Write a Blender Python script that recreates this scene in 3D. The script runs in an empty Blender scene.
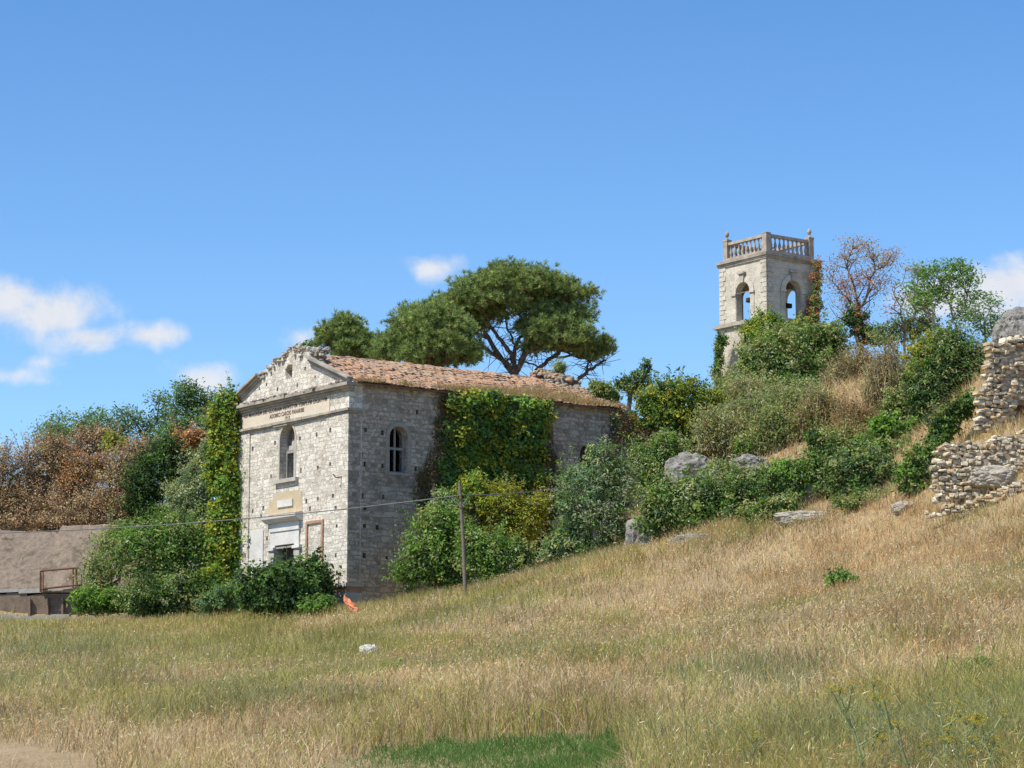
import bpy, math, random
import numpy as np
from mathutils import Vector

# ------------------------------------------------------------------ camera, sky, sun, exposure
SC = bpy.context.scene
COL = SC.collection
F_PX, PITCH = 2300.0, math.atan(341 / 2300.0)
cam_d = bpy.data.cameras.new('camera'); cam = bpy.data.objects.new('camera', cam_d); COL.objects.link(cam)
cam_d.sensor_width = 36; cam_d.lens = F_PX / 1024 * 36; cam_d.clip_start = 0.1; cam_d.clip_end = 9000
cam.location = (0, 0, 0); cam.rotation_euler = (math.pi / 2 + PITCH, 0, 0); SC.camera = cam
SUN_H = np.array([-0.84, -0.54]); SUN_H /= np.linalg.norm(SUN_H)
SUN_EL = math.radians(55)
TOSUN = Vector((SUN_H[0] * math.cos(SUN_EL), SUN_H[1] * math.cos(SUN_EL), math.sin(SUN_EL)))
sun_d = bpy.data.lights.new('sun', 'SUN'); sun_d.energy = 4.0; sun_d.angle = math.radians(0.5); sun_d.color = (1, 0.935, 0.82)
sun = bpy.data.objects.new('sun', sun_d); COL.objects.link(sun); sun.location = (-60, -30, 80)
sun.rotation_euler = (-TOSUN).to_track_quat('-Z', 'Y').to_euler()
SC.view_settings.view_transform = 'Standard'; SC.view_settings.look = 'None'
SC.view_settings.exposure = 0.75; SC.view_settings.gamma = 1
SKY_STRENGTH = 0.112
# (pixel-like sky direction of each cloud: azimuth tangent, elevation tangent, half width, half height, density)
CLOUDS = [(0, 300, 58, 24, 1.0), (45, 314, 62, 28, 1.05), (88, 338, 54, 15, .98), (152, 335, 38, 12, .95), (5, 377, 34, 10, .55), (40, 362, 24, 6, .35),
          (434, 267, 36, 14, .9), (366, 278, 16, 6, .25), (204, 380, 32, 17, .8), (300, 338, 22, 12, .45), (1005, 287, 52, 24, 1.05), (955, 303, 66, 30, 1.05), (560, 300, 18, 6, .15)]


def nt_new(tree, typ, **kw):
    n = tree.nodes.new(typ)
    for k, v in kw.items():
        setattr(n, k, v)
    return n


def math_node(t, op, a, b=None, c=None, clamp=False):
    n = t.nodes.new('ShaderNodeMath'); n.operation = op; n.use_clamp = clamp
    for i, v in enumerate((a, b, c)):
        if v is None: continue
        if isinstance(v, (int, float)): n.inputs[i].default_value = v
        else: t.links.new(v, n.inputs[i])
    return n.outputs[0]


def mixc(t, fac, a, b, mode='MIX'):
    m = t.nodes.new('ShaderNodeMix'); m.data_type = 'RGBA'; m.blend_type = mode
    for i, v in ((0, fac), (6, a), (7, b)):
        if isinstance(v, (int, float)): m.inputs[i].default_value = v
        elif isinstance(v, tuple): m.inputs[i].default_value = v + (1,)
        else: t.links.new(v, m.inputs[i])
    return m.outputs[2]


def build_world():
    w = bpy.data.worlds.new('World'); SC.world = w; w.use_nodes = True
    t = w.node_tree; t.nodes.clear()
    out = t.nodes.new('ShaderNodeOutputWorld'); bg = t.nodes.new('ShaderNodeBackground')
    sky = t.nodes.new('ShaderNodeTexSky'); sky.sky_type = 'NISHITA'; sky.sun_disc = False
    sky.sun_elevation = SUN_EL; sky.sun_rotation = math.atan2(SUN_H[0], SUN_H[1])
    sky.altitude = 1500; sky.air_density = 1.0; sky.dust_density = 0.6; sky.ozone_density = 1.2
    tc = t.nodes.new('ShaderNodeTexCoord')
    sep = t.nodes.new('ShaderNodeSeparateXYZ'); t.links.new(tc.outputs['Generated'], sep.inputs[0])
    yy = math_node(t, 'MAXIMUM', sep.outputs[1], 0.02)
    u = math_node(t, 'DIVIDE', sep.outputs[0], yy); v = math_node(t, 'DIVIDE', sep.outputs[2], yy)
    comb = t.nodes.new('ShaderNodeCombineXYZ'); t.links.new(u, comb.inputs[0]); t.links.new(v, comb.inputs[1])
    ns = t.nodes.new('ShaderNodeTexNoise'); ns.inputs['Scale'].default_value = 42; ns.inputs['Detail'].default_value = 7; ns.inputs['Roughness'].default_value = .58
    ns.inputs['Distortion'].default_value = .25
    t.links.new(comb.outputs[0], ns.inputs['Vector'])
    nb = t.nodes.new('ShaderNodeTexNoise'); nb.inputs['Scale'].default_value = 16; nb.inputs['Detail'].default_value = 3
    t.links.new(comb.outputs[0], nb.inputs['Vector'])
    acc = None
    cp, sp = math.cos(PITCH), math.sin(PITCH)
    for px, py, rx, ry, dens in CLOUDS:
        dy = F_PX * cp + (py - 384) * sp; dz = F_PX * sp - (py - 384) * cp
        cu, cv = (px - 512) / dy, dz / dy
        a = math_node(t, 'MULTIPLY', math_node(t, 'SUBTRACT', u, cu), F_PX / (rx * 1.3))
        b = math_node(t, 'MULTIPLY', math_node(t, 'SUBTRACT', v, cv), F_PX / (ry * 1.35))
        d = math_node(t, 'ADD', math_node(t, 'MULTIPLY', a, a), math_node(t, 'MULTIPLY', b, b))
        m = math_node(t, 'MULTIPLY', math_node(t, 'SUBTRACT', 1.0, math_node(t, 'SQRT', d)), dens)
        m = math_node(t, 'MAXIMUM', m, -0.6)
        acc = m if acc is None else math_node(t, 'SMOOTH_MAX', acc, m, 0.25)
    n1 = math_node(t, 'MULTIPLY', math_node(t, 'SUBTRACT', ns.outputs[0], .5), 2.0)
    n2 = math_node(t, 'MULTIPLY', math_node(t, 'SUBTRACT', nb.outputs[0], .5), 1.2)
    s = math_node(t, 'ADD', acc, math_node(t, 'ADD', n1, n2))
    mr = t.nodes.new('ShaderNodeMapRange'); mr.interpolation_type = 'SMOOTHSTEP'
    t.links.new(s, mr.inputs[0]); mr.inputs[1].default_value = 0.0; mr.inputs[2].default_value = 0.9; mr.inputs[3].default_value = 0; mr.inputs[4].default_value = .93
    # cloud light: bright top, greyer body
    cc = t.nodes.new('ShaderNodeMix'); cc.data_type = 'RGBA'
    t.links.new(math_node(t, 'MULTIPLY_ADD', ns.outputs[0], 1.4, -.2, clamp=True), cc.inputs[0])
    cc.inputs[6].default_value = (3.8, 3.95, 4.3, 1); cc.inputs[7].default_value = (4.75, 4.8, 4.95, 1)
    hs = t.nodes.new('ShaderNodeMix'); hs.data_type = 'RGBA'; hs.blend_type = 'MULTIPLY'; hs.inputs[0].default_value = 1
    t.links.new(sky.outputs[0], hs.inputs[6])
    tr = t.nodes.new('ShaderNodeMapRange'); t.links.new(v, tr.inputs[0]); tr.inputs[1].default_value = .05; tr.inputs[2].default_value = .33; tr.inputs[3].default_value = 0; tr.inputs[4].default_value = 1
    t.links.new(mixc(t, tr.outputs[0], SKY_LOW, SKY_HIGH), hs.inputs[7])
    mx = t.nodes.new('ShaderNodeMix'); mx.data_type = 'RGBA'
    t.links.new(mr.outputs[0], mx.inputs[0]); t.links.new(hs.outputs[2], mx.inputs[6]); t.links.new(cc.outputs[2], mx.inputs[7])
    t.links.new(mx.outputs[2], bg.inputs[0]); bg.inputs[1].default_value = SKY_STRENGTH
    t.links.new(bg.outputs[0], out.inputs[0])


SKY_LOW, SKY_HIGH = (.70, .865, .97), (.50, .785, 1.02)      # colour of the air near the horizon and higher up

build_world()

# ------------------------------------------------------------------ maths helpers
rng = np.random.default_rng(7)
CP, SP = math.cos(PITCH), math.sin(PITCH)


def at(px, py, Y):
    dy = F_PX * CP + (py - 384) * SP
    return np.array([(px - 512) * Y / dy, Y, (F_PX * SP - (py - 384) * CP) * Y / dy])


def proj(p):
    d = p[..., 1] * CP + p[..., 2] * SP
    return 512 + F_PX * p[..., 0] / d, 384 - F_PX * (-p[..., 1] * SP + p[..., 2] * CP) / d


def _hash(i, j, k):
    n = (i * 374761393 + j * 668265263 + k * 2147483647 + 12345) & 0x7fffffff
    n = ((n ^ (n >> 13)) * 1274126177) & 0x7fffffff
    return ((n ^ (n >> 16)) & 0xffff) / 65535.0


def vnoise(p):
    p = np.asarray(p, float); i = np.floor(p).astype(np.int64); f = p - i; f = f * f * (3 - 2 * f)
    r = 0
    for a in (0, 1):
        for b in (0, 1):
            for c in (0, 1):
                w = (f[..., 0] if a else 1 - f[..., 0]) * (f[..., 1] if b else 1 - f[..., 1]) * (f[..., 2] if c else 1 - f[..., 2])
                r = r + w * _hash(i[..., 0] + a, i[..., 1] + b, i[..., 2] + c)
    return r * 2 - 1


def fbm(p, o=4):
    r = 0; a = .5; p = np.asarray(p, float)
    for _ in range(o):
        r = r + a * vnoise(p); p = p * 2.03 + 17.3; a *= .5
    return r


def norm(v): return v / np.maximum(np.linalg.norm(v, axis=-1, keepdims=True), 1e-9)


# ------------------------------------------------------------------ mesh helpers
class MB:
    """Collects vertex/face/colour batches and links them as one mesh object."""
    def __init__(s): s.v = []; s.f = {}; s.c = []; s.n = 0

    def add(s, V, F, c=None):
        V = np.asarray(V, float).reshape(-1, 3)
        groups = {}
        if isinstance(F, np.ndarray): groups[F.shape[1]] = [F]
        else:
            for f in F: groups.setdefault(len(f), []).append(np.asarray(f).reshape(1, -1))
        for k, l in groups.items():
            s.f.setdefault(k, []).append(np.concatenate(l) + s.n)
        if c is None: C = np.full((len(V), 3), .5)
        else:
            C = np.asarray(c, float)
            if C.ndim == 1: C = np.tile(C, (len(V), 1))
        s.v.append(V); s.c.append(C); s.n += len(V); return s

    def box(s, x0, x1, y0, y1, z0, z1, c=None, jit=0):
        V = np.array([(x, y, z) for x in (x0, x1) for y in (y0, y1) for z in (z0, z1)], float)
        if jit: V = V + rng.normal(0, jit, V.shape)
        return s.add(V, np.array([(0, 1, 3, 2), (4, 6, 7, 5), (0, 4, 5, 1), (2, 3, 7, 6), (0, 2, 6, 4), (1, 5, 7, 3)]), c)

    def prism(s, pts, axis, d0, d1, c=None):
        """polygon pts (2D) extruded along axis 'x' (pts = y,z) or 'y' (pts = x,z) or 'z' (pts = x,y)"""
        n = len(pts); V = []
        for d in (d0, d1):
            for p, q in pts:
                V.append({'x': (d, p, q), 'y': (p, d, q), 'z': (p, q, d)}[axis])
        return s.add(V, [list(range(n))[::-1], [n + i for i in range(n)]] + [[i, (i + 1) % n, n + (i + 1) % n, n + i] for i in range(n)], c)

    def frusta(s, P0, P1, R0, R1, sides=6, c=None):
        P0 = np.asarray(P0, float).reshape(-1, 3); P1 = np.asarray(P1, float).reshape(-1, 3); n = len(P0)
        if n == 0: return s
        R0 = np.broadcast_to(np.asarray(R0, float), (n,)); R1 = np.broadcast_to(np.asarray(R1, float), (n,))
        d = norm(P1 - P0); ref = np.where(np.abs(d[:, 2:3]) > .9, [[1., 0, 0]], [[0, 0, 1.]])
        u = norm(np.cross(d, ref)); w = np.cross(d, u)
        an = np.arange(sides) / sides * 2 * math.pi
        ring = u[:, None] * np.cos(an)[None, :, None] + w[:, None] * np.sin(an)[None, :, None]
        V = np.concatenate([P0[:, None] + ring * R0[:, None, None], P1[:, None] + ring * R1[:, None, None]], 1).reshape(-1, 3)
        k = np.arange(sides); q = np.stack([k, (k + 1) % sides, sides + (k + 1) % sides, sides + k], 1)
        F = (q[None] + (np.arange(n) * 2 * sides)[:, None, None]).reshape(-1, 4)
        if c is not None:
            c = np.asarray(c, float)
            if c.ndim == 2: c = np.repeat(c, 2 * sides, 0)
        return s.add(V, F, c)

    def path(s, pts, r, sides=6, c=None):
        pts = np.asarray(pts, float); r = np.broadcast_to(np.asarray(r, float), (len(pts),))
        return s.frusta(pts[:-1], pts[1:], r[:-1], r[1:], sides, c)

    def lathe(s, prof, c0, seg=12, c=None):
        an = np.arange(seg) / seg * 2 * math.pi; V = []; F = []
        for r, z in prof: V += [(c0[0] + r * math.cos(a), c0[1] + r * math.sin(a), c0[2] + z) for a in an]
        for i in range(len(prof) - 1):
            for k in range(seg): F.append((i * seg + k, i * seg + (k + 1) % seg, (i + 1) * seg + (k + 1) % seg, (i + 1) * seg + k))
        F.append(list(range(seg))[::-1]); F.append([(len(prof) - 1) * seg + k for k in range(seg)])
        return s.add(V, F, c)

    def build(s, name, mat, parent=None, loc=None, uv=False, smooth=False):
        V = np.concatenate(s.v) if s.v else np.zeros((0, 3)); C = np.concatenate(s.c) if s.c else np.zeros((0, 3))
        if loc is not None: V = V - np.asarray(loc)
        me = bpy.data.meshes.new(name)
        me.vertices.add(len(V)); me.vertices.foreach_set('co', V.astype(np.float32).ravel())
        idx = []; tot = []
        for k, l in s.f.items():
            a = np.concatenate(l); idx.append(a.ravel()); tot.append(np.full(len(a), k))
        idx = np.concatenate(idx).astype(np.int32); tot = np.concatenate(tot).astype(np.int32)
        me.loops.add(len(idx)); me.loops.foreach_set('vertex_index', idx)
        me.polygons.add(len(tot)); st = np.concatenate([[0], np.cumsum(tot)[:-1]]).astype(np.int32)
        me.polygons.foreach_set('loop_start', st)
        me.polygons.foreach_set('use_smooth', np.full(len(tot), bool(smooth)))
        me.update(calc_edges=True)
        at_ = me.color_attributes.new('Col', 'FLOAT_COLOR', 'POINT')
        at_.data.foreach_set('color', np.concatenate([C, np.ones((len(C), 1))], 1).astype(np.float32).ravel())
        if uv:
            nrm = np.zeros(len(tot) * 3, np.float32); me.polygons.foreach_get('normal', nrm); nrm = np.abs(nrm.reshape(-1, 3))
            ax = np.argmax(nrm * [1, 1, 1.001], 1); lax = np.repeat(ax, tot); p = V[idx]
            U = np.where((lax == 0)[:, None], p[:, [1, 2]], np.where((lax == 1)[:, None], p[:, [0, 2]], p[:, [0, 1]]))
            me.uv_layers.new(name='UVMap').data.foreach_set('uv', U.astype(np.float32).ravel())
        me.materials.append(mat)
        o = bpy.data.objects.new(name, me); COL.objects.link(o)
        if parent is not None: o.parent = parent
        elif loc is not None: o.location = loc
        return o


def ico(sub):
    t = (1 + 5 ** .5) / 2
    V = [(-1, t, 0), (1, t, 0), (-1, -t, 0), (1, -t, 0), (0, -1, t), (0, 1, t), (0, -1, -t), (0, 1, -t), (t, 0, -1), (t, 0, 1), (-t, 0, -1), (-t, 0, 1)]
    F = [(0, 11, 5), (0, 5, 1), (0, 1, 7), (0, 7, 10), (0, 10, 11), (1, 5, 9), (5, 11, 4), (11, 10, 2), (10, 7, 6), (7, 1, 8), (3, 9, 4), (3, 4, 2), (3, 2, 6), (3, 6, 8), (3, 8, 9), (4, 9, 5), (2, 4, 11), (6, 2, 10), (8, 6, 7), (9, 8, 1)]
    V = [np.array(v) / np.linalg.norm(v) for v in V]
    for _ in range(sub):
        m = {}; G = []
        def mid(a, b):
            k = (min(a, b), max(a, b))
            if k not in m: v = V[a] + V[b]; V.append(v / np.linalg.norm(v)); m[k] = len(V) - 1
            return m[k]
        for a, b, c in F:
            x, y, z = mid(a, b), mid(b, c), mid(c, a); G += [(a, x, z), (b, y, x), (c, z, y), (x, y, z)]
        F = G
    return np.array(V), np.array(F)


ICO = {k: ico(k) for k in (1, 2, 3, 4)}


def tag(o, label=None, cat=None, group=None, kind=None):
    if label: o['label'] = label
    if cat: o['category'] = cat
    if group: o['group'] = group
    if kind: o['kind'] = kind
    return o


def thing(name, label, cat, loc, group=None, rz=0):
    o = bpy.data.objects.new(name, None); COL.objects.link(o); o.location = loc; o.rotation_euler = (0, 0, rz); o.empty_display_size = .3
    return tag(o, label, cat, group)


def plate(outline, holes, axis, d0, d1):
    """A wall plate with real openings: 2D outline minus holes, extruded d0..d1 along axis. Returns V, F."""
    from mathutils.geometry import delaunay_2d_cdt
    rings = [outline] + holes; pts = []; edges = []
    for r in rings:
        n0 = len(pts); pts += [Vector(p) for p in r]; edges += [(n0 + i, n0 + (i + 1) % len(r)) for i in range(len(r))]
    vs, es, fs, *_ = delaunay_2d_cdt(pts, edges, [], 1, 1e-5)
    P = np.array([(v[0], v[1]) for v in vs]); keep = []

    def inside(q):
        c = False
        for r in rings:
            for i in range(len(r)):
                (x1, y1), (x2, y2) = r[i - 1], r[i]
                if (y1 > q[1]) != (y2 > q[1]) and q[0] < (x2 - x1) * (q[1] - y1) / (y2 - y1) + x1: c = not c
        return c
    for f in fs:
        if inside(P[list(f)].mean(0)): keep.append(list(f))
    n = len(P); edge = {}
    for f in keep:
        for i in range(len(f)): k = (f[i - 1], f[i]); edge[frozenset(k)] = None if frozenset(k) in edge else k
    F = [f[::-1] for f in keep] + [[i + n for i in f] for f in keep] + [[k[0], k[1], k[1] + n, k[0] + n] for k in edge.values() if k]
    V = np.zeros((2 * n, 3)); V[:n, :2] = P; V[n:, :2] = P; V[:n, 2] = d0; V[n:, 2] = d1
    a, b, d = V[:, 0], V[:, 1], V[:, 2]
    return {'x': np.stack([d, a, b], 1), 'y': np.stack([a, d, b], 1)}[axis], F


def arch(c, hw, z0, zs, n=14):
    """ring of an arched opening"""
    return [(c - hw, z0), (c + hw, z0)] + [(c + hw * math.cos(k * math.pi / n), zs + hw * math.sin(k * math.pi / n)) for k in range(n + 1)]


def rect(a0, a1, z0, z1): return [(a0, z0), (a1, z0), (a1, z1), (a0, z1)]


# ------------------------------------------------------------------ materials
def new_mat(name):
    m = bpy.data.materials.new(name); m.use_nodes = True; t = m.node_tree; t.nodes.clear()
    out = t.nodes.new('ShaderNodeOutputMaterial'); b = t.nodes.new('ShaderNodeBsdfPrincipled')
    b.inputs['Roughness'].default_value = .9
    b.inputs['Specular IOR Level'].default_value = .2
    t.links.new(b.outputs[0], out.inputs[0]); return m, t, b, out


def ramp(t, fac, stops):
    r = t.nodes.new('ShaderNodeValToRGB'); t.links.new(fac, r.inputs[0]); e = r.color_ramp.elements
    while len(e) < len(stops): e.new(.5)
    for i, (p, c) in enumerate(stops): e[i].position = p; e[i].color = tuple(c) + (1,)
    return r.outputs[0]


def noise(t, vec, scale, detail=4, rough=.6, dist=0):
    n = t.nodes.new('ShaderNodeTexNoise'); n.inputs['Scale'].default_value = scale; n.inputs['Detail'].default_value = detail
    n.inputs['Roughness'].default_value = rough; n.inputs['Distortion'].default_value = dist
    if vec is not None: t.links.new(vec, n.inputs['Vector'])
    return n


def bump(t, b, h, strength, dist):
    n = t.nodes.new('ShaderNodeBump'); n.inputs['Strength'].default_value = strength; n.inputs['Distance'].default_value = dist
    t.links.new(h, n.inputs['Height']); t.links.new(n.outputs[0], b.inputs['Normal'])


def masonry(name, light, dark, mortar, bw=.42, bh=.2, stain=.35, msize=.022, staincol=(.10, .09, .075), bumpd=.05):
    m, t, b, _ = new_mat(name)
    tc = t.nodes.new('ShaderNodeTexCoord'); uv = tc.outputs['UV']; ob = tc.outputs['Object']
    nz = noise(t, uv, 1.7, 3)
    off = t.nodes.new('ShaderNodeVectorMath'); off.operation = 'MULTIPLY_ADD'
    t.links.new(nz.outputs['Color'], off.inputs[0]); off.inputs[1].default_value = (.30, .16, 0); t.links.new(uv, off.inputs[2])
    nf = noise(t, uv, 7, 2)
    off2 = t.nodes.new('ShaderNodeVectorMath'); off2.operation = 'MULTIPLY_ADD'
    t.links.new(nf.outputs['Color'], off2.inputs[0]); off2.inputs[1].default_value = (.11, .075, 0); t.links.new(off.outputs[0], off2.inputs[2])
    br = t.nodes.new('ShaderNodeTexBrick'); t.links.new(off2.outputs[0], br.inputs['Vector'])
    br.inputs['Color1'].default_value = (0, 0, 0, 1); br.inputs['Color2'].default_value = (1, 1, 1, 1); br.inputs['Mortar'].default_value = (.5, .5, .5, 1)
    br.inputs['Scale'].default_value = 1; br.inputs['Brick Width'].default_value = bw; br.inputs['Row Height'].default_value = bh
    br.inputs['Mortar Size'].default_value = msize; br.inputs['Mortar Smooth'].default_value = .35
    br.offset_frequency = 2; br.offset = .43; br.squash = .7; br.squash_frequency = 3
    br2 = t.nodes.new('ShaderNodeTexBrick'); t.links.new(off2.outputs[0], br2.inputs['Vector'])
    for nm in ('Color1', 'Color2', 'Mortar', 'Scale', 'Mortar Size', 'Mortar Smooth'): br2.inputs[nm].default_value = br.inputs[nm].default_value
    br2.inputs['Brick Width'].default_value = bw * 1.9; br2.inputs['Row Height'].default_value = bh * 1.42; br2.offset = .37; br2.offset_frequency = 3; br2.squash = 1.5; br2.squash_frequency = 2
    pick = math_node(t, 'GREATER_THAN', noise(t, uv, .9, 2, .6, .8).outputs[0], .53)
    bcol = mixc(t, pick, br.outputs['Color'], br2.outputs['Color']); bfac = math_node(t, 'ADD', math_node(t, 'MULTIPLY', br.outputs['Fac'], math_node(t, 'SUBTRACT', 1, pick)), math_node(t, 'MULTIPLY', br2.outputs['Fac'], pick))
    smear = ramp(t, noise(t, uv, 2.6, 6, .7, .5).outputs[0], [(.54, (0, 0, 0)), (.62, (.8,) * 3)])
    bfac = math_node(t, 'MAXIMUM', bfac, smear)
    stone = ramp(t, bcol, [(0, dark), (.35, light), (.75, tuple(min(1, c * 1.12) for c in light)), (1, tuple(d * .55 + l * .5 for d, l in zip(dark, light)))])
    fine = noise(t, ob, 14, 5, .7)
    stone = mixc(t, .55, stone, ramp(t, fine.outputs[0], [(.25, (.45, .43, .4)), (.6, (1, 1, 1))]), 'MULTIPLY')
    c = mixc(t, bfac, stone, mixc(t, .6, mortar, ramp(t, fine.outputs[0], [(.3, (.6, .58, .55)), (.65, (1.1, 1.1, 1.1))]), 'MULTIPLY'))
    big = noise(t, ob, .55, 6, .65, .6)
    sf = ramp(t, big.outputs[0], [(.50, (0, 0, 0)), (.72, (stain,) * 3)])
    c = mixc(t, sf, c, staincol)
    warm = noise(t, ob, .8, 3)
    c = mixc(t, ramp(t, warm.outputs[0], [(.45, (0, 0, 0)), (.75, (.24,) * 3)]), c, (.50, .38, .24), 'MULTIPLY')
    t.links.new(c, b.inputs['Base Color'])
    h = math_node(t, 'ADD', math_node(t, 'MULTIPLY', math_node(t, 'SUBTRACT', 1, bfac), .8), math_node(t, 'MULTIPLY', fine.outputs[0], .7))
    h = math_node(t, 'ADD', h, math_node(t, 'MULTIPLY', bcol, .3))
    bump(t, b, h, .9, bumpd); return m


def mottled(name, c0, c1, scale=2.0, rough=.9, bumpd=.02, c2=None, bscale=18):
    m, t, b, _ = new_mat(name); tc = t.nodes.new('ShaderNodeTexCoord'); ob = tc.outputs['Object']
    n = noise(t, ob, scale, 6, .65, .3); st = [(.3, c0), (.68, c1)]
    if c2: st = [(.28, c0), (.5, c1), (.72, c2)]
    c = ramp(t, n.outputs[0], st); f = noise(t, ob, bscale, 5, .7)
    c = mixc(t, .5, c, ramp(t, f.outputs[0], [(.25, (.5, .5, .5)), (.65, (1, 1, 1))]), 'MULTIPLY')
    t.links.new(c, b.inputs['Base Color']); b.inputs['Roughness'].default_value = rough
    bump(t, b, f.outputs[0], .8, bumpd); return m


def attr_mat(name, rough=.85, transl=0.0, tcol=(1.1, 1.15, .55), spec=.2, grain=0):
    m, t, b, out = new_mat(name); a = t.nodes.new('ShaderNodeAttribute'); a.attribute_name = 'Col'
    c = a.outputs['Color']
    if grain:
        tc = t.nodes.new('ShaderNodeTexCoord'); f = noise(t, tc.outputs['Object'], grain, 5, .7)
        c = mixc(t, .75, c, ramp(t, f.outputs[0], [(.3, (.45, .43, .4)), (.65, (1.05, 1.05, 1.05))]), 'MULTIPLY'); bump(t, b, f.outputs[0], .8, .04)
    t.links.new(c, b.inputs['Base Color']); b.inputs['Roughness'].default_value = rough; b.inputs['Specular IOR Level'].default_value = spec
    if transl:
        tr = t.nodes.new('ShaderNodeBsdfTranslucent'); mu = mixc(t, 1.0, a.outputs['Color'], tcol, 'MULTIPLY'); t.links.new(mu, tr.inputs[0])
        mx = t.nodes.new('ShaderNodeMixShader'); mx.inputs[0].default_value = transl
        t.links.new(b.outputs[0], mx.inputs[1]); t.links.new(tr.outputs[0], mx.inputs[2]); t.links.new(mx.outputs[0], out.inputs[0])
    return m


M = dict(
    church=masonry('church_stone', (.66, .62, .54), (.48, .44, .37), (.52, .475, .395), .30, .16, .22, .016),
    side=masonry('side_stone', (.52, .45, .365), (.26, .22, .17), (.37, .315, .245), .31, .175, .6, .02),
    tower=masonry('tower_stone', (.56, .515, .43), (.48, .44, .365), (.48, .44, .365), .62, .34, .5, .008, (.16, .15, .13), .015),
    rubble=masonry('rubble_stone', (.46, .41, .33), (.27, .24, .20), (.30, .24, .17), .3, .17, .5, .03),
    trim=mottled('trim_stone', (.30, .28, .24), (.52, .49, .43), 1.2),
    mould=mottled('moulding_stone', (.22, .19, .15), (.45, .41, .34), 1.6),
    white=mottled('white_stone', (.50, .485, .45), (.66, .64, .60), 1.3),
    frieze=mottled('frieze_plaster', (.53, .46, .36), (.60, .53, .42), .9, .95, .004),
    ochre=mottled('ochre_plaster', (.44, .35, .22), (.52, .43, .30), 2, .95, .004),
    brick=mottled('brick_band', (.30, .15, .09), (.46, .30, .20), 3),
    balus=mottled('balustrade_stone', (.27, .22, .175), (.48, .41, .34), 2.2, .9, .01),
    letter=mottled('letter_paint', (.10, .07, .05), (.16, .11, .09), 4),
    wood=mottled('grey_wood', (.24, .23, .22), (.36, .35, .34), 5),
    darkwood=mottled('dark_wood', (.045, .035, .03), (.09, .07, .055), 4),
    polewood=mottled('pole_wood', (.13, .11, .09), (.22, .19, .155), 6),
    glass=None,
    tile=attr_mat('roof_tile', .9, grain=9),
    roofbase=mottled('roof_bed', (.14, .08, .055), (.22, .13, .09), 3),
    leaf=attr_mat('leaf', .6, .45, (1.15, 1.06, .6), spec=.10),
    needle=attr_mat('needle', .7, .28, spec=.1),
    dry=attr_mat('dry_leaf', .9, .22, (1.05, 1, .85)),
    grass=attr_mat('grass_blade', .85, .36, (1.08, 1.03, .75), spec=.05),
    bark=mottled('bark', (.07, .055, .045), (.16, .13, .105), 5, .95, .03),
    pinebark=mottled('pine_bark', (.09, .06, .045), (.19, .14, .11), 4, .95, .03),
    palebark=mottled('pale_bark', (.25, .22, .18), (.40, .36, .30), 4, .95, .02),
    rock=mottled('limestone', (.13, .12, .105), (.29, .275, .25), .9, .95, .12, (.21, .185, .15), 5),
    drystone=attr_mat('dry_stone', .95, grain=9),
    earth=mottled('wall_core', (.24, .19, .135), (.36, .29, .21), 3),
    plaster=mottled('weathered_plaster', (.075, .055, .04), (.25, .20, .155), 1.6, .95, .12, (.11, .08, .055), 4),
    concrete=mottled('concrete', (.34, .32, .28), (.50, .47, .42), 1.5),
    rustpanel=mottled('brown_boards', (.17, .12, .085), (.30, .225, .165), 2.2),
    rust=mottled('rusted_iron', (.13, .06, .035), (.22, .11, .07), 8),
    cable=mottled('cable_sheath', (.16, .16, .155), (.22, .22, .215), 3),
    surround=mottled('side_trim_stone', (.27, .24, .20), (.40, .36, .305), 2.0),
    orange=mottled('orange_plastic', (.62, .19, .09), (.70, .27, .15), 5, .7),
    palerock=mottled('pale_limestone', (.24, .21, .165), (.42, .38, .31), 1.4, .95, .10, (.34, .30, .24), 6),
)

# ------------------------------------------------------------------ terrain
A36 = math.radians(36.2)
CB = np.array([math.cos(A36), math.sin(A36), 0]); CA = np.array([-math.sin(A36), math.cos(A36), 0])
CH0 = at(347, 601, 90.0)           # church near corner
TW0 = np.array([14.0917, 125.0, 18.477]) # tower near corner


def church_w(x, y, z): return CH0 + CB * x + CA * y + np.array([0, 0, z])


_ctl = [at(*c) for c in [
    (0, 768, 30), (512, 768, 25), (1024, 768, 18), (0, 693, 45.6), (512, 674, 38.8), (1024, 635, 28.3), (256, 690, 42.4), (768, 650, 33),
    (0, 627, 95), (100, 627, 95), (230, 622, 93), (347, 615, 88.3), (400, 609, 87.5), (500, 589, 86), (600, 561, 84), (700, 539, 80), (800, 523, 76), (900, 514, 72), (1024, 504, 66), (-250, 630, 97), (1300, 485, 58),
    (0, 624, 100), (-250, 627, 100), (80, 624, 100), (0, 531, 104.5), (-250, 531, 104.5), (120, 529, 107), (0, 515, 120), (160, 515, 120), (-200, 505, 125), (0, 500, 150),
    (240, 615, 97), (380, 608, 90.5), (512, 565, 96), (625, 547, 98.3), (300, 545, 112), (500, 530, 116),
    (650, 545, 87), (690, 480, 94), (720, 440, 100), (660, 500, 103), (770, 398, 123), (700, 425, 118), (830, 398, 118), (900, 405, 108), (850, 470, 86), (800, 500, 82), (950, 440, 86), (900, 492, 78),
    (960, 500, 70), (960, 446, 73.5), (1010, 428, 76), (1010, 352, 80), (1120, 335, 81), (1000, 352, 95), (1000, 375, 110), (1300, 330, 85), (770, 420, 150), (1000, 400, 150), (400, 490, 150)]]
_ctl += [np.array(c, float) for c in [(-3, 6, -1.9), (0, 6, -1.55), (3, 6, -1.25), (0, -20, -1.8), (-20, -20, -2.4), (20, -20, -1.0)]]
_ctl = np.array(_ctl)


def _tps(r2): return np.where(r2 > 1e-9, r2 * np.log(np.maximum(r2, 1e-9)) * .5, 0)


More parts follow.
